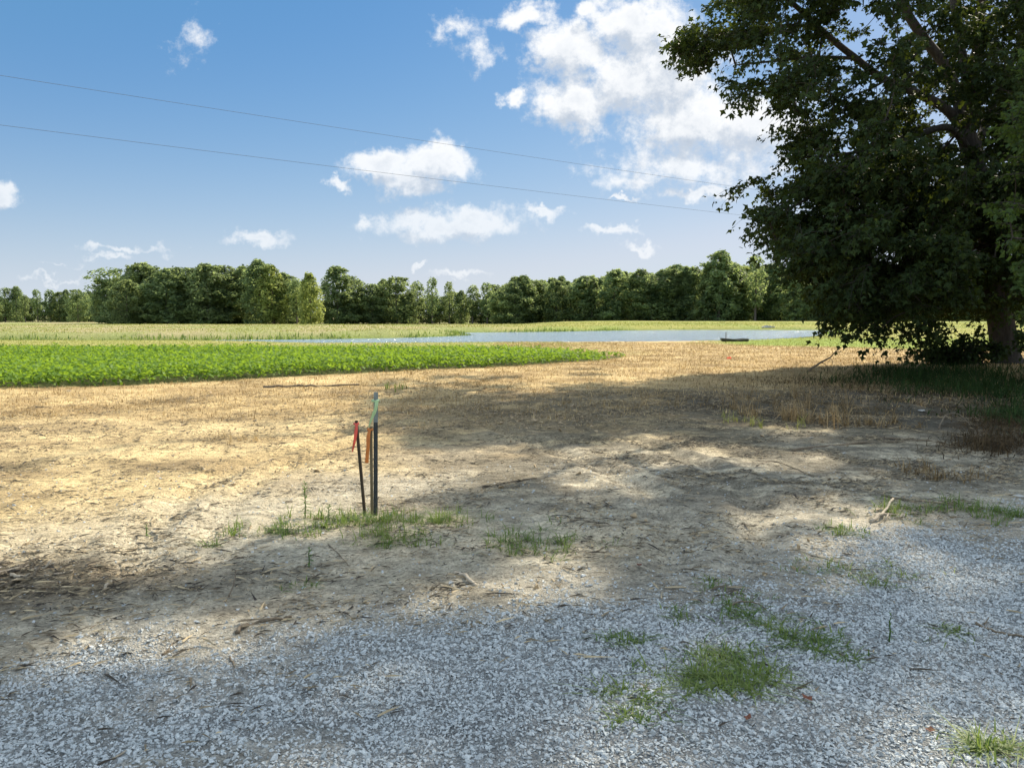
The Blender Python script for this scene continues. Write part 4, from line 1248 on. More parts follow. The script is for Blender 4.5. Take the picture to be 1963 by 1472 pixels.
# patches of green grass: each a thing of its own
def patch(px, py, wpx, hpx, n, length, label, dry=.25, seed=0, lean=.8, cat='grass patch', name='grass_patch', width=.0075, mat=None, group=None):
    if name == 'grass_patch': n, length, lean, wpx, hpx = int(n * .6), length * .78, lean * 1.35, wpx * .82, hpx * .85
    rng = np.random.default_rng(1000 + seed + int(px))
    cx, cy = G(px, py)
    wx = wpx / FPX * cy; wy = abs(G(px, py - hpx)[1] - cy)
    k = max(3, n // 9)
    tx = rng.normal(0, wx * .62, k); ty = rng.normal(0, wy * .7, k)
    i = (rng.uniform(size=n) ** 1.5 * k).astype(int)
    sp_ = rng.uniform(.012, .05, k)[i]
    x = cx + tx[i] + rng.normal(0, 1, n) * sp_; y = cy + ty[i] + rng.normal(0, 1, n) * sp_
    z = hz(x, y)
    L = length * rng.uniform(.4, 1.25, n)
    v, f, m = blades(np.stack([x, y, z - .008], 1), L, width * rng.uniform(.7, 1.4, n), rng, lean, 3)
    tint = np.where(rng.uniform(size=n) < .10, 1.0, np.clip(rng.normal(.30 + dry, .27, n), 0, 1))
    z0 = float(hz(np.array([cx]), np.array([cy]))[0])
    o = mesh_np(name, v - np.array([cx, cy, z0]), f, mat or M_GRASS, attrs={'tint': np.repeat(tint, m)})
    o.location = (cx, cy, z0)
    return tag(o, label, cat, group)

patch(690, 1004, 110, 14, 900, .17, 'brightest green grass patch at the foot of the survey stakes', .1, lean=.7)
patch(520, 1020, 110, 16, 520, .14, 'dull green grass patch left of the survey stakes', .2)
patch(735, 1035, 90, 16, 500, .14, 'grass patch just in front of the stakes with olive blades', .3)
patch(850, 1000, 80, 12, 420, .18, 'taller arching grass right of the survey stakes', .35)
patch(1000, 1045, 110, 22, 700, .13, 'dark green grass patch in the dirt right of the stakes', .2)
patch(1385, 1310, 130, 20, 1000, .11, 'largest yellow green grass patch growing through the gravel', .35, lean=1.1)
patch(1380, 1262, 70, 18, 380, .09, 'grass patch on the gravel just behind the largest one', .2, lean=1.1)
patch(1530, 1225, 90, 20, 520, .10, 'dark grass patch on the gravel right of the largest patch', .1, lean=1.1)
patch(1425, 1180, 60, 22, 360, .09, 'grass patch on gravel with a dark twig lying through it', .1, lean=1.1)
patch(1205, 1235, 45, 10, 160, .08, 'small spidery grass tuft on gravel left of the large patches', .15, lean=1.2)
patch(1220, 1378, 45, 12, 200, .08, 'small dark grass tuft on gravel nearest the bottom middle', .05, lean=1.1)
patch(1180, 1328, 50, 10, 130, .08, 'faint grass sprouts on gravel left of the largest patch', .3, lean=1.1)
patch(1255, 1345, 32, 8, 90, .07, 'tiny bright tuft between two sprouting grass patches on gravel', .2, lean=1.1)
patch(1610, 1105, 110, 20, 420, .09, 'olive grass patch at the gravel edge under the sunlit ground', .35, lean=1.0)
patch(1605, 1018, 50, 8, 260, .10, 'small dense dark grass tuft before the forked driftwood', .0, lean=.9)
patch(1730, 985, 80, 14, 420, .14, 'green grass patch beside the forked driftwood', .1)
patch(1850, 975, 90, 14, 420, .16, 'green grass patch right of the driftwood near the frame edge', .1)
patch(1945, 985, 60, 12, 300, .16, 'weedy grass patch at the right frame edge by the drive', .1)
patch(1620, 1262, 45, 10, 120, .07, 'thin tuft on gravel right of the dark patch', .25, lean=1.1)
patch(1810, 1222, 50, 10, 130, .07, 'sparse tuft on gravel beside the curved twig at right', .2, lean=1.1)
patch(1280, 1185, 40, 8, 110, .07, 'small tuft at the edge of dirt and gravel in the middle', .2, lean=1.1)
patch(1365, 1132, 36, 8, 110, .07, 'small green tuft on the dirt edge above the gravel', .15, lean=1.1)
patch(1920, 1445, 80, 14, 360, .11, 'leafy grass patch in the bottom right corner', .3, lean=1.0)
patch(570, 1122, 34, 7, 90, .07, 'little green tuft on pale dirt below the tall weeds', .2, lean=1.0)
patch(755, 745, 50, 6, 120, .26, 'yellow green tuft standing in the tan stubble behind the stakes', .5, lean=.4, width=.012)
patch(460, 842, 80, 6, 160, .13, 'tan dry tuft on sunlit dirt left of the stakes', .3, lean=.7, mat=M_STRAW, cat='dry grass', name='dry_grass_tuft')
# dead standing grass in the shade of the tree
DG = 'clumps of dead grass under the maple'
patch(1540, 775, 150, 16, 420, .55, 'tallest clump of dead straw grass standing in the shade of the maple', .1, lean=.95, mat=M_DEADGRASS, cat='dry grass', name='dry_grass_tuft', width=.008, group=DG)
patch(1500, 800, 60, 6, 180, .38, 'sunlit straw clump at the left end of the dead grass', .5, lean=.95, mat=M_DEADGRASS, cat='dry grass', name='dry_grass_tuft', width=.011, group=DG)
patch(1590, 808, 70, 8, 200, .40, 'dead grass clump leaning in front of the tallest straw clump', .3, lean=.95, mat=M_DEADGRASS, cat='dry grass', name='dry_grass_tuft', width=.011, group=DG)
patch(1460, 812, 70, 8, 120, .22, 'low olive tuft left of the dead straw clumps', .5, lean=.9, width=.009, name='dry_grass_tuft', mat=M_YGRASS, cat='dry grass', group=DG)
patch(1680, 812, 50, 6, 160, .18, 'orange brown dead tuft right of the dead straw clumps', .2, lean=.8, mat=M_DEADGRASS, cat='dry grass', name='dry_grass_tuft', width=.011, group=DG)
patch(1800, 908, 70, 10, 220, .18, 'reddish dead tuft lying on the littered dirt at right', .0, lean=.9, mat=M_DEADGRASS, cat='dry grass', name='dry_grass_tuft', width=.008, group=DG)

M_SHADEWEED = leaf_mat('shade_dark_weed_blade', (0.012, 0.030, 0.010), (0.040, 0.070, 0.020), .25, (0.08, 0.13, 0.03), spec=.06)  # weed green darkened to paint in the maple's shade
def build_shade_weeds():
    rng = np.random.default_rng(71)
    xs, ys = [], []
    for (px, py, w, h, n) in [(1850, 745, 260, 28, 5200), (1930, 800, 90, 40, 3200), (1620, 735, 260, 12, 2600), (1900, 850, 90, 20, 1500), (1750, 725, 200, 10, 2200)]:
        a = px + rng.normal(0, w * .5, n); b = py + rng.normal(0, h * .5, n)
        q = np.array([G(i, max(j, 690)) for i, j in zip(a, b)])
        xs.append(q[:, 0]); ys.append(q[:, 1])
    x = np.concatenate(xs); y = np.concatenate(ys)
    ok = (y < 26); x, y = x[ok], y[ok]; n = len(x)
    rightness = sstep(8, 12, x + 2.5 * fbm(x, y, 2, 3))
    m = rng.uniform(size=n) < rightness
    grass_object('weeds', x[m], y[m], rng.uniform(.10, .42, m.sum()), rng.uniform(.010, .03, m.sum()), M_SHADEWEED, 'green weeds shaded dark on the bank under the maple', 'weeds', rng, 1.2, 3)
    m = ~m
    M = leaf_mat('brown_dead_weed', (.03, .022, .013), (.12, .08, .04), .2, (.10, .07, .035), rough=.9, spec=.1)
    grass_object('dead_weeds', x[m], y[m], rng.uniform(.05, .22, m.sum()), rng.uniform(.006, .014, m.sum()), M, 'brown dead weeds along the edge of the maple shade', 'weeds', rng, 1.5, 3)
build_shade_weeds()

# ------------------------------------------------------------------ survey stakes
def stake(name, bot, top, build, mat, label, cat):
    r = empty(name, tuple(bot))
    return r

def ribbon(pts, widths, mat, parent, twist=0.0, normal=(0, -1, 0), thick=.0006):
    pts = np.array(smooth_line(pts, 5)); n = len(pts)
    w = np.interp(np.linspace(0, len(widths) - 1, n), np.arange(len(widths)), widths)
    t = np.gradient(pts, axis=0); t /= np.linalg.norm(t, axis=1, keepdims=True)
    ang = np.linspace(0, twist, n)
    side0 = np.cross(t, np.array(normal, float)); side0 /= np.linalg.norm(side0, axis=1, keepdims=True)
    nn = np.cross(side0, t)
    side = side0 * np.cos(ang)[:, None] + nn * np.sin(ang)[:, None]
    nn2 = np.cross(side, t)
    L, R_, Cc = pts - side * w[:, None] / 2, pts + side * w[:, None] / 2, pts + nn2 * (w * .12)[:, None]
    v = np.stack([L, Cc, R_], 1); v = np.concatenate([v.reshape(-1, 3), (v + (nn2 * thick)[:, None, :]).reshape(-1, 3)])
    f = []; N3 = n * 3
    for i in range(n - 1):
        for j in (0, 1):
            a = i * 3 + j; b = a + 3
            f += [(a, a + 1, b + 1), (a, b + 1, b), (N3 + a, N3 + b + 1, N3 + a + 1), (N3 + a, N3 + b, N3 + b + 1)]
        for j in (0, 2):
            a = i * 3 + j; b = a + 3
            f += [(a, b, N3 + b), (a, N3 + b, N3 + a)]
    return mesh_np('ribbon', v - np.array(parent.location), np.array(f), mat, parent, True)

def prism(prof, p0, p1, xdir, mat, name, parent, acc=None, cap=True):
    """extrude a 2-D outline between two points"""
    p0 = np.array(p0, float); p1 = np.array(p1, float)
    t = (p1 - p0) / np.linalg.norm(p1 - p0); x = np.array(xdir, float); x -= t * x.dot(t); x /= np.linalg.norm(x); y = np.cross(t, x)
    k = len(prof); ring = np.array([x * a + y * b for a, b in prof])
    v = np.concatenate([p0 + ring, p1 + ring]); f = []
    for i in range(k):
        j = (i + 1) % k; f += [(i, j, k + j), (i, k + j, k + i)]
    c0 = len(v); v = np.concatenate([v, [p0 + ring.mean(0) * .0 , p1 + ring.mean(0) * 0.0]])
    for i in range(k):
        j = (i + 1) % k; f += [(c0, j, i), (c0 + 1, k + i, k + j)]
    return v, np.array(f)

M_POST = plain_mat('dark_green_steel', (.018, .024, .024), (.035, .04, .038), .55, 20)
M_POSTTIP = plain_mat('pale_post_paint', (.13, .155, .145), (.22, .24, .22), .6, 30)
M_LATH = wood_mat('weathered_lath', (.09, .068, .035), (.19, .15, .085), (70, 70, 6), bump=.4, dist=.004)
M_DARKLATH = wood_mat('dark_lath', (.022, .018, .013), (.075, .056, .036), (70, 70, 6), bump=.4, dist=.004)
M_LIME = plain_mat('lime_flagging', (.50, .66, .36), (.66, .78, .55), .45, 12, trans=.45)
M_ORANGE = plain_mat('orange_flagging', (.70, .25, .06), (.85, .36, .10), .45, 12, trans=.45)
M_RED = plain_mat('red_flagging', (.72, .12, .08), (.85, .22, .16), .45, 12, trans=.45)

def gpt(px, py):
    x, y = G(px, py); return np.array([x, y, float(hz(np.array([x]), np.array([y]))[0])])
# steel T-post
b = gpt(719, 987); d = b[1]
top = A(720.5, 752, d); root = empty('steel_post', tuple(b))
tw_, tl = .0165, .0045
TPROF = [(-tw_, -.004), (tw_, -.004), (tw_, tl - .001), (.004, tl), (.004, .026), (-.004, .026), (-.004, tl), (-tw_, tl - .001)]
mid = top + (b - top) * .24
v1, f1 = prism(TPROF, b - [0, 0, .25], mid, (1, 0.25, 0), None, '', None)
mesh_np('post', v1 - b, f1, M_POST, root)
v2, f2 = prism([(p[0] * 1.04, p[1] * 1.04) for p in TPROF], mid, top, (1, 0.25, 0), None, '', None)
mesh_np('painted_tip', v2 - b, f2, M_POSTTIP, root)
acc = Acc(); acc.tube([[0, -.004, -.012], [0, -.011, -.006], [0, -.011, .006], [0, -.004, .012]], [.003, .007, .007, .003], 5)
stud = mesh_np('stud', np.concatenate(acc.v), np.concatenate(acc.f), M_POST, root)
for k in range(13):
    o_ = stud if k == 0 else stud.copy()
    if k: COL.objects.link(o_); o_.parent = root
    o_.location = tuple((mid - b) * (k + .6) / 13)
k1 = A(720, 768, d)
knot = Acc(); knot.tube([k1 + [-.024, -.01, 0], k1 + [0, -.026, -.004], k1 + [.024, -.008, .002], k1 + [.018, .03, .002], k1 + [-.02, .028, 0], k1 + [-.024, -.01, 0]], [.011] * 6, 6)
mesh_np('ribbon_knot', np.concatenate(knot.v) - b, np.concatenate(knot.f), M_LIME, root, True)
ribbon([A(722, 768, d - .04), A(721, 780, d - .05), A(717, 792, d - .055), A(711, 806, d - .06), A(707, 820, d - .05)], [.030, .026, .030, .022, .012], M_LIME, root, 1.2)
tag(root, 'tallest dark steel post of the three stakes, pale top and lime ribbon', 'survey stake')
# wooden lath with orange ribbon
b = gpt(713, 988); d = b[1]
top = A(711, 818, d); root = empty('wooden_stake', tuple(b))
v1, f1 = prism([(-.011, -.008), (.011, -.008), (.011, .008), (-.011, .008)], b - [0, 0, .2], top, (1, .3, 0), None, '', None)
mesh_np('lath', v1 - b, f1, M_LATH, root)
k1 = A(710, 823, d)
knot = Acc(); knot.tube([k1 + [-.018, -.008, 0], k1 + [0, -.018, -.004], k1 + [.017, -.006, .002], k1 + [.012, .016, .002], k1 + [-.014, .014, 0], k1 + [-.018, -.008, 0]], [.010] * 6, 6)
mesh_np('ribbon_knot', np.concatenate(knot.v) - b, np.concatenate(knot.f), M_ORANGE, root, True)
ribbon([A(709, 823, d - .025), A(706, 838, d - .035), A(705.5, 856, d - .04), A(704, 873, d - .035), A(703, 887, d - .03)], [.018, .030, .026, .028, .030], M_ORANGE, root, .5)
tag(root, 'brown wooden stake with hanging orange ribbon between the other two', 'survey stake')
# leaning lath with red ribbon
b = gpt(703, 988); d = b[1]
top = A(683, 806, d - .05); root = empty('wooden_stake', tuple(b))
v1, f1 = prism([(-.011, -.007), (.011, -.007), (.011, .007), (-.011, .007)], b - [0, 0, .2], top, (1, -.2, 0), None, '', None)
mesh_np('lath', v1 - b, f1, M_DARKLATH, root)
k1 = A(683.5, 812, d - .05)
knot = Acc(); knot.tube([k1 + [-.017, -.008, 0], k1 + [0, -.016, -.004], k1 + [.017, -.006, .002], k1 + [.012, .016, .002], k1 + [-.014, .014, 0], k1 + [-.017, -.008, 0]], [.009] * 6, 6)
mesh_np('ribbon_knot', np.concatenate(knot.v) - b, np.concatenate(knot.f), M_RED, root, True)
ribbon([A(683.5, 812, d - .075), A(682.5, 826, d - .085), A(680.5, 842, d - .09), A(677.5, 856, d - .085), A(675.5, 866, d - .08)], [.020, .026, .022, .016, .010], M_RED, root, .7)
tag(root, 'dark stake leaning left with a red ribbon at its top', 'survey stake')

# ------------------------------------------------------------------ upright weeds near the stakes
def weed(px, py, h, label, n=26, seed=0, mat=None, leaf=.055):
    rng = np.random.default_rng(seed)
    b = gpt(px, py); root = empty('weed', tuple(b))
    st = Acc(); pts = np.array([[0, 0, -.02], [.004, 0, h * .4], [.0, .004, h * .75], [.006, 0, h]])
    st.tube(pts, [.005, .004, .003, .0015], 5)
    st.build('stem', mat or M_GRASS, root)
    t = np.linspace(.12, 1, n) ** .9; a = np.arange(n) * 2.4 + rng.normal(0, .3, n)
    p = np.stack([np.interp(t, [0, .4, .75, 1], pts[:, 0]), np.interp(t, [0, .4, .75, 1], pts[:, 1]), t * h], 1)
    fw = np.stack([np.cos(a), np.sin(a), .25 + .8 * t ** 2 - .35 * (t < .5)], 1)
    v, f = replicate(OVAL_V * np.array([.55, 1, 1]), OVAL_F, p, rot_frames(fw, np.tile([[0, 0, 1.]], (n, 1))), leaf * (1.15 - .55 * t) * rng.uniform(.8, 1.2, n))
    mesh_np('leaves', v, f, mat or M_GRASS, root, attrs={'tint': np.repeat(np.clip(rng.normal(.25, .15, n), 0, 1), 4)})
    return tag(root, label, 'weed')
weed(585, 996, .28, 'tallest leafy weed standing upright left of the stakes', 44, 1, leaf=.06)
weed(630, 1002, .12, 'short leafy weed between the tall weed and the stakes', 22, 2, leaf=.05)
weed(592, 1090, .12, 'small pointed weed on bare dirt below the tall weed', 16, 3, leaf=.05)
weed(280, 1022, .09, 'tiny dark weed alone on sunlit dirt at left', 14, 4, leaf=.04)
weed(1704, 1232, .13, 'single thin green sprout standing on the gravel at right', 7, 5, leaf=.035)

# ------------------------------------------------------------------ sticks and wood lying about
def stick(pts, r0, r1, label, mat=None, forks=(), name='stick', cat='stick', group=None, sides=6, lift=.0):
    """pts: pixels on the ground (px, py[, height])"""
    P = []
    for q in pts:
        g = gpt(q[0], q[1]); g[2] += (q[2] if len(q) > 2 else 0) + r0 * .7; P.append(g)
    root_loc = P[0].copy(); acc = Acc()
    sp = np.array(smooth_line(P, 4)); rngs = np.random.default_rng(int(pts[0][0] * 7 + pts[0][1]))
    sp = sp + rngs.normal(size=sp.shape) * r0 * .35
    acc.tube(sp - root_loc, np.linspace(r0, r1, len(sp)) * rngs.uniform(.85, 1.15, len(sp)), sides)
    for (i, q) in forks:
        s = sp[int(i * (len(sp) - 1))]; e = gpt(q[0], q[1]); e[2] += (q[2] if len(q) > 2 else 0) + r1
        m = (s + e) / 2 + rngs.normal(size=3) * .03
        acc.tube(np.array([s, m, e]) - root_loc, [r0 * .55, r0 * .4, r1 * .6], 5)
    o = acc.build(name, mat or M_TWIG, None, True)
    o.location = tuple(root_loc)
    return tag(o, label, cat, group)

# tall broken branch standing out of the shade
def fallen_branch():
    D = 20.6
    b = A(1546, 716, D); b[2] = float(hz(np.array([b[0]]), np.array([b[1]]))[0])
    acc = Acc(); q = lambda px, py, d=D: A(px, py, d) - b
    acc.tube([q(1540, 722), q(1556, 706), q(1575, 694), q(1592, 685), q(1601, 675)], [.035, .034, .028, .02, .014], 6)
    acc.tube([q(1601, 675), q(1610, 675), q(1614, 673)], [.013, .01, .006], 5)
    acc.tube([q(1601, 675), q(1609, 669), q(1606, 663)], [.012, .008, .004], 5)
    acc.tube([q(1597, 680), q(1603, 671), q(1599, 668)], [.009, .006, .004], 4)
    acc.tube([q(1590, 686), q(1595, 690), q(1598, 704), q(1592, 716)], [.012, .009, .007, .004], 4)
    acc.tube([q(1575, 694), q(1584, 700), q(1590, 712)], [.010, .007, .004], 4)
    o = acc.build('fallen_branch', M_TWIG, None, True); o.location = tuple(b)
    tag(o, 'broken dark branch sticking up from the shade edge against tan grass', 'branch')
fallen_branch()
stick([(925, 937), (965, 932), (1000, 926), (1030, 922)], .010, .006, 'long thin stick on shaded dirt right of the stakes')
stick([(195, 1138), (215, 1122), (237, 1110)], .010, .006, 'straight pale stick on dirt at the lower left', M_PALEWOOD)
stick([(872, 1103), (890, 1112), (912, 1130)], .014, .010, 'short split stick on the dirt in the middle foreground', M_PALEWOOD)
stick([(310, 1247), (322, 1240), (330, 1228), (342, 1222)], .006, .003, 'crooked dark twig at the gravel edge on the left')
stick([(437, 1144), (448, 1138, .05), (453, 1128, .10)], .005, .003, 'short twig poking up from the dirt at lower left')
stick([(630, 1048), (650, 1066), (668, 1082)], .005, .002, 'thin twig lying across dirt beneath the grass patch')
stick([(1868, 1204), (1900, 1212), (1940, 1222), (1985, 1228)], .008, .004, 'dark curved twig on gravel at the right edge', forks=((.3, (1895, 1198, .03)),))
stick([(1395, 1172), (1420, 1168, .02), (1450, 1170, .02), (1470, 1178)], .006, .003, 'dark bent twig lying through a grass patch on gravel')
stick([(1520, 862), (1580, 852), (1650, 846), (1720, 844)], .022, .012, 'long dark stick lying in the maple shade across the dirt')
stick([(1660, 835), (1720, 838), (1770, 842), (1810, 846)], .014, .008, 'second long dark stick in the maple shade, behind the first')
stick([(1690, 952), (1740, 958), (1790, 965), (1830, 972)], .010, .005, 'long thin stick behind the forked driftwood at right')
stick([(1800, 820), (1812, 808, .1), (1835, 812, .16), (1860, 818, .05)], .012, .006, 'arched dark root rising from the littered ground at right')
stick([(1450, 895), (1480, 885), (1530, 900), (1560, 915)], .008, .004, 'bent twig between the sunlit patches right of the wheel ruts')
stick([(455, 1212), (470, 1200), (520, 1192), (558, 1188)], .013, .008, 'ridged strip of bark lying along the gravel edge', M_TWIG)
stick([(1520, 1062), (1560, 1072), (1610, 1085)], .006, .003, 'faint straight twig on the dirt right of the middle', M_PALEWOOD)
stick([(215, 1455), (235, 1445), (258, 1432)], .005, .003, 'pale twig on gravel in the bottom left', M_PALEWOOD)
stick([(440, 1258), (445, 1268), (450, 1280)], .005, .003, 'short dark stub of twig on gravel left of centre')
stick([(505, 742), (560, 741), (610, 740), (690, 737)], .03, .02, 'long weathered stick on tan stubble below the soybeans')
stick([(1670, 1003), (1690, 993, .03), (1712, 975, .05)], .016, .009, 'forked grey driftwood lying beside green grass at right', M_PALEWOOD, forks=((.5, (1696, 1000, .0)), (.6, (1665, 985, .0)), (.4, (1720, 992, .02))), name='driftwood', cat='driftwood')
# bark heap on the left
hg = 'bark splinters heaped at the left edge'
for i in range(14):
    random.seed(300 + i)
    px = random.uniform(-30, 90); py = 1092 + random.uniform(-8, 40); L = random.uniform(30, 80); a = random.uniform(-.6, .1)
    stick([(px, py), (px + L * .5 * math.cos(a), py + L * .35 * math.sin(a)), (px + L * math.cos(a), py + L * .7 * math.sin(a), random.uniform(0, .04))], random.uniform(.008, .018), random.uniform(.004, .01), 'rough bark splinter in the heap at the left edge of the dirt', random.choice([M_TWIG, M_TWIG, M_PALEWOOD]), name='bark_splinter', cat='bark', group=hg, sides=5)
# pale stones half buried by the ditch and the drive
M_PALESTONE = plain_mat('pale_fieldstone', (.24, .23, .20), (.45, .43, .38), .85, 14)
def stone(px, py, s, label, seed):
    r = np.random.default_rng(seed); bv, bf = hull_shapes(1, 16, r)[0]
    b = gpt(px, py); o = mesh_np('stone', bv * s, bf, M_PALESTONE); o.location = (b[0], b[1], b[2] + s * .25); o.rotation_euler = (0, 0, r.uniform(0, 6)); o.scale = (1.3, 1.0, .5)
    tag(o, label, 'stone')
stone(1556, 838, .030, 'small pale stone in front of the dead grass clumps', 1)
stone(1768, 777, .085, 'pale flat stone lying in the dark ditch under the maple', 2)
stone(1930, 792, .07, 'pale stone among weeds at the right edge', 3)
stone(1955, 948, .05, 'white stone on littered dirt at the right edge', 4)
stone(1618, 866, .035, 'pale pebble between the long sticks in the shade', 5)
# fallen leaves
M_DEADLEAF = plain_mat('red_brown_leaf', (.10, .03, .018), (.20, .07, .03), .8, 20, trans=.2)
def fallen_leaf(px, py, s, label, seed):
    r = np.random.default_rng(seed); b = gpt(px, py)
    v = np.array([(0, -.6, .12), (.5, -.2, .30), (.35, .3, .05), (0, .9, .25), (-.35, .3, .08), (-.5, -.2, .34), (0, .1, 0)]) * s
    f = np.array([(0, 1, 6), (1, 2, 6), (2, 3, 6), (3, 4, 6), (4, 5, 6), (5, 0, 6)])
    o = mesh_np('fallen_leaf', v, f, M_DEADLEAF); o.location = (b[0], b[1], b[2] + .012); o.rotation_euler = (.1, -.1, r.uniform(0, 6))
    tag(o, label, 'leaf')
fallen_leaf(1225, 1097, .035, 'dark red curled leaf on the dirt in the middle', 1)
fallen_leaf(1784, 1405, .03, 'dark curled leaf on gravel at the lower right', 2)
fallen_leaf(1548, 1350, .035, 'reddish brown curled leaf on gravel right of the largest grass patch', 3)
fallen_leaf(1434, 1385, .03, 'dark leaf on gravel below the largest grass patch', 4)

# orange marker lying in the stubble
def marker():
    b = gpt(1398, 688); root = empty('marker_flag', tuple(b))
    ac = Acc(); ac.tube([[0, 0, -.05], [0, 0, .12]], [.004, .004], 5); ac.build('wire', M_POST, root)
    v = np.array([(-.10, .0, .03), (.0, -.03, .09), (.09, .0, .10), (.10, .02, .02), (.01, -.02, .0), (-.09, .02, -.01), (-.10, .0, .03)])
    xs = np.linspace(-.11, .11, 7); top_ = [.10, .06, .11, .08, .12, .07, .05]; V = []
    for i, x in enumerate(xs): V += [(x, .03 * math.sin(i * 2), .0), (x, .03 * math.sin(i * 2 + .6) - .01, top_[i])]
    F = []
    for i in range(6): a = 2 * i; F += [(a, a + 2, a + 3), (a, a + 3, a + 1)]
    mesh_np('flag', np.array(V), np.array(F), M_RED, root)
    root.scale = (.75, .75, .75)
    tag(root, 'small crumpled orange red marker flag in the tan field near the pond', 'marker flag')
marker()

# ------------------------------------------------------------------ rowing boat drawn up on the near shore
def boat():
    p = gpt(1412, 655); root = empty('rowing_boat', (p[0], p[1] + .5, WATER_Z + .10), rad(8))
    bm = bmesh.new(); L, n = 1.5, 9
    rows = []
    for i in range(n):
        t = i / (n - 1); x = -L / 2 + L * t
        w = .42 * (1 - max(0, (.35 - t) / .35) ** 2 * .75); sh = .22 + .10 * abs(.6 - t) * 1.3
        prof = [(-w, sh), (-w * .9, sh * .45), (-w * .62, .0), (0, -.02), (w * .62, .0), (w * .9, sh * .45), (w, sh)]
        rows.append([bm.verts.new((x + (-.12 * (q[1] / .3) if i == 0 else 0), q[0], q[1])) for q in prof])
    for i in range(n - 1):
        for j in range(6): bm.faces.new((rows[i][j], rows[i + 1][j], rows[i + 1][j + 1], rows[i][j + 1]))
    bm.faces.new(rows[0]); bm.faces.new(list(reversed(rows[-1])))
    bmesh.ops.recalc_face_normals(bm, faces=bm.faces[:])
    bmesh.ops.solidify(bm, geom=bm.faces[:], thickness=.025)
    me = bpy.data.meshes.new('hull'); bm.to_mesh(me); bm.free(); me.materials.append(plain_mat('dark_boat_paint', (.018, .024, .018), (.04, .045, .03), .5, 5))
    o = bpy.data.objects.new('hull', me); COL.objects.link(o); o.parent = root
    for x in (-.25, .35):
        v, f = prism([(-.08, -.012), (.08, -.012), (.08, .012), (-.08, .012)], (x, -.36, .2), (x, .36, .2), (1, 0, 0), None, '', None)
        mesh_np('thwart', v, f, M_DARKLATH, root)
    tag(root, 'small dark boat lying low at the near edge of the pond', 'boat')
    q = gpt(1391, 657); ac = Acc(); ac.tube([[0, 0, -.3], [.01, 0, .62]], [.025, .022], 6)
    o = ac.build('mooring_post', M_DARKLATH); o.location = tuple(q)
    tag(o, 'thin pale post standing in the water beside the boat', 'post')
boat()

# pale rubble at the far waterline
for i, (px, s) in enumerate([(1468, .30), (1474, .38), (1481, .34), (1487, .24)]):
    r = np.random.default_rng(90 + i); bv, bf = hull_shapes(1, 14, r)[0]
    x, y = G(px, 632.6, WATER_Z); y += 1.0
    o = mesh_np('boulder', bv * s, bf, M_PALESTONE); o.location = (x, y, float(hz(np.array([x]), np.array([y]))[0]) + s * .2)
    tag(o, 'pale boulder in the heap at the far water line', 'boulder', 'pale boulders at the far water line')

# ------------------------------------------------------------------ overhead wires
M_WIRE = plain_mat('grey_cable', (.10, .115, .14), (.14, .155, .18), 1.0, 3)
def wire(a, b, ext0, ext1, sag, r, label):
    a, b = np.array(a), np.array(b); d = b - a
    p0 = a - d * ext0; p1 = b + d * ext1; n = 60
    t = np.linspace(0, 1, n)[:, None]
    pts = p0 + (p1 - p0) * t
    f = np.linspace(-ext0, 1 + ext1, n); pts[:, 2] -= sag * 4 * (f * (1 - f)) * (np.abs(f - .5) < 3)
    mid = pts[n // 2].copy(); acc = Acc(); acc.tube(pts - mid, np.full(n, r), 5)
    o = acc.build('overhead_wire', M_WIRE, None, True); o.location = tuple(mid)
    tag(o, label, 'power line', 'two overhead wires crossing the sky')
wire(A(0, 145, 24.5), A(1400, 357, 45.5), .5, .4, .05, .0062, 'upper of the two thin wires crossing the sky')
wire(A(0, 240, 24.5), A(1415, 412, 46), .5, .4, .05, .0062, 'lower of the two thin wires crossing the sky')

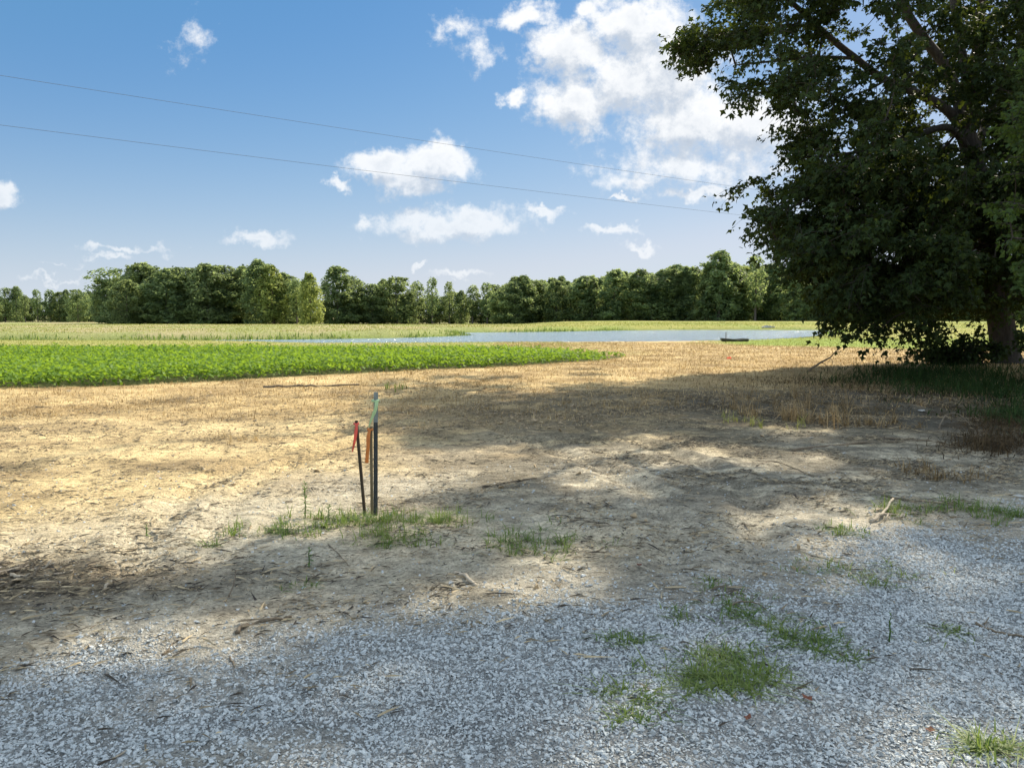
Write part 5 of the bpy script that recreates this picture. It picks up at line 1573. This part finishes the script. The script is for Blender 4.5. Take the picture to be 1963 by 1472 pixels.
# ------------------------------------------------------------------ lighter young trees at the right edge
def side_tree(bx, by, limbs, ell, S2, n, seed, label, name, leaf, lp, spray, mat=M_SIDE, drop=.3, zmin=.5):
    r = np.random.default_rng(seed)
    z0 = float(hz(np.array([bx]), np.array([by]))[0])
    global rng
    keep_rng = rng; rng = r
    pts = np.concatenate([sample_ellipsoid(c, q, m) for c, q, m in ell]); rng = keep_rng
    px, py = project(pts); pts = pts[(poly_sd(px, py, S2) < 0) & (pts[:, 2] > zmin)]
    o_ = pts - np.array([bx, by, 0]); o_[:, 2] *= .1
    dd = o_ / (np.linalg.norm(o_, axis=1, keepdims=True) + 1e-6) + r.normal(size=pts.shape) * .4
    tk, tw2, arr = grow_tree(limbs, pts, dd, r, leaves_per=lp, spray=spray, leaf=leaf, twig_r=.004, lv=np.array(OVAL_V) * [1.25, 1, 1], lf=OVAL_F, droop=drop)
    root = empty(name, (bx, by, z0))
    under(tk, 'trunk', M_BARK, root, smooth=True); under(tw2, 'branch', M_BARK, root)
    tag(under(None, 'crown', mat, root, arr), kind='stuff')
    return tag(root, label, 'tree' if 'tree' in name else 'shrub')
sb = np.array([10.6, 14.6, 0.0])
lm = [([sb + [0, 0, -.1], sb + [-.1, 0, 1.5], sb + [-.2, .1, 3.2], sb + [-.3, .1, 5.0], sb + [-.3, 0, 6.6]], [.13, .11, .09, .06, .03], 7),
      ([sb + [-.15, 0, 2.2], sb + [-.7, -.2, 3.0], sb + [-1.2, -.3, 3.5]], [.05, .035, .015], 5),
      ([sb + [-.25, 0, 3.8], sb + [-.9, -.3, 4.6], sb + [-1.3, -.4, 5.1]], [.045, .03, .012], 5)]
S2 = np.array([(2000, 20), (1945, 90), (1950, 180), (1930, 240), (1945, 300), (1925, 350), (1915, 420), (1945, 480), (1965, 540), (1985, 600), (2030, 640), (2400, 640), (2400, -200)], float)
side_tree(sb[0], sb[1], lm, [((10.4, 14.4, 3.6), (2.2, 2.0, 3.4), 330)], S2, 330, 77, 'light green young tree hanging into the right edge before the maple', 'young_tree', .095, 70, .6)
# undergrowth shrubs at the foot of the maple
for i, (px, py, h, w, lab) in enumerate([(2040, 742, 2.0, 1.1, 'dark shrub right of the maple trunk at the frame edge'), (1880, 712, .75, .7, 'low leafy sprouts left of the maple foot'), (1810, 706, .55, .6, 'low brush below the hanging maple twigs')]):
    g = gpt(px, py)
    lm = [([g + [0, 0, -.05], g + [.05, 0, h * .4], g + [-.05, .05, h * .75]], [.025, .018, .008], 5), ([g + [0.05, 0, -.05], g + [-.25 * w, .1, h * .35], g + [-.4 * w, .15, h * .6]], [.02, .014, .006], 5)]
    side_tree(g[0], g[1], lm, [(tuple(g + [0, 0, h * .55]), (w, w * .8, h * .5), 60)], np.array([(1000, 0), (2600, 0), (2600, 1400), (1000, 1400)], float), 60, 200 + i, lab, 'shrub', .09, 45, .35, zmin=.05, drop=.15, mat=M_MAPLE)
for src in FAR.values():
    if not src[1]:
        for ch in list(src[0].children): bpy.data.objects.remove(ch)
        bpy.data.objects.remove(src[0])
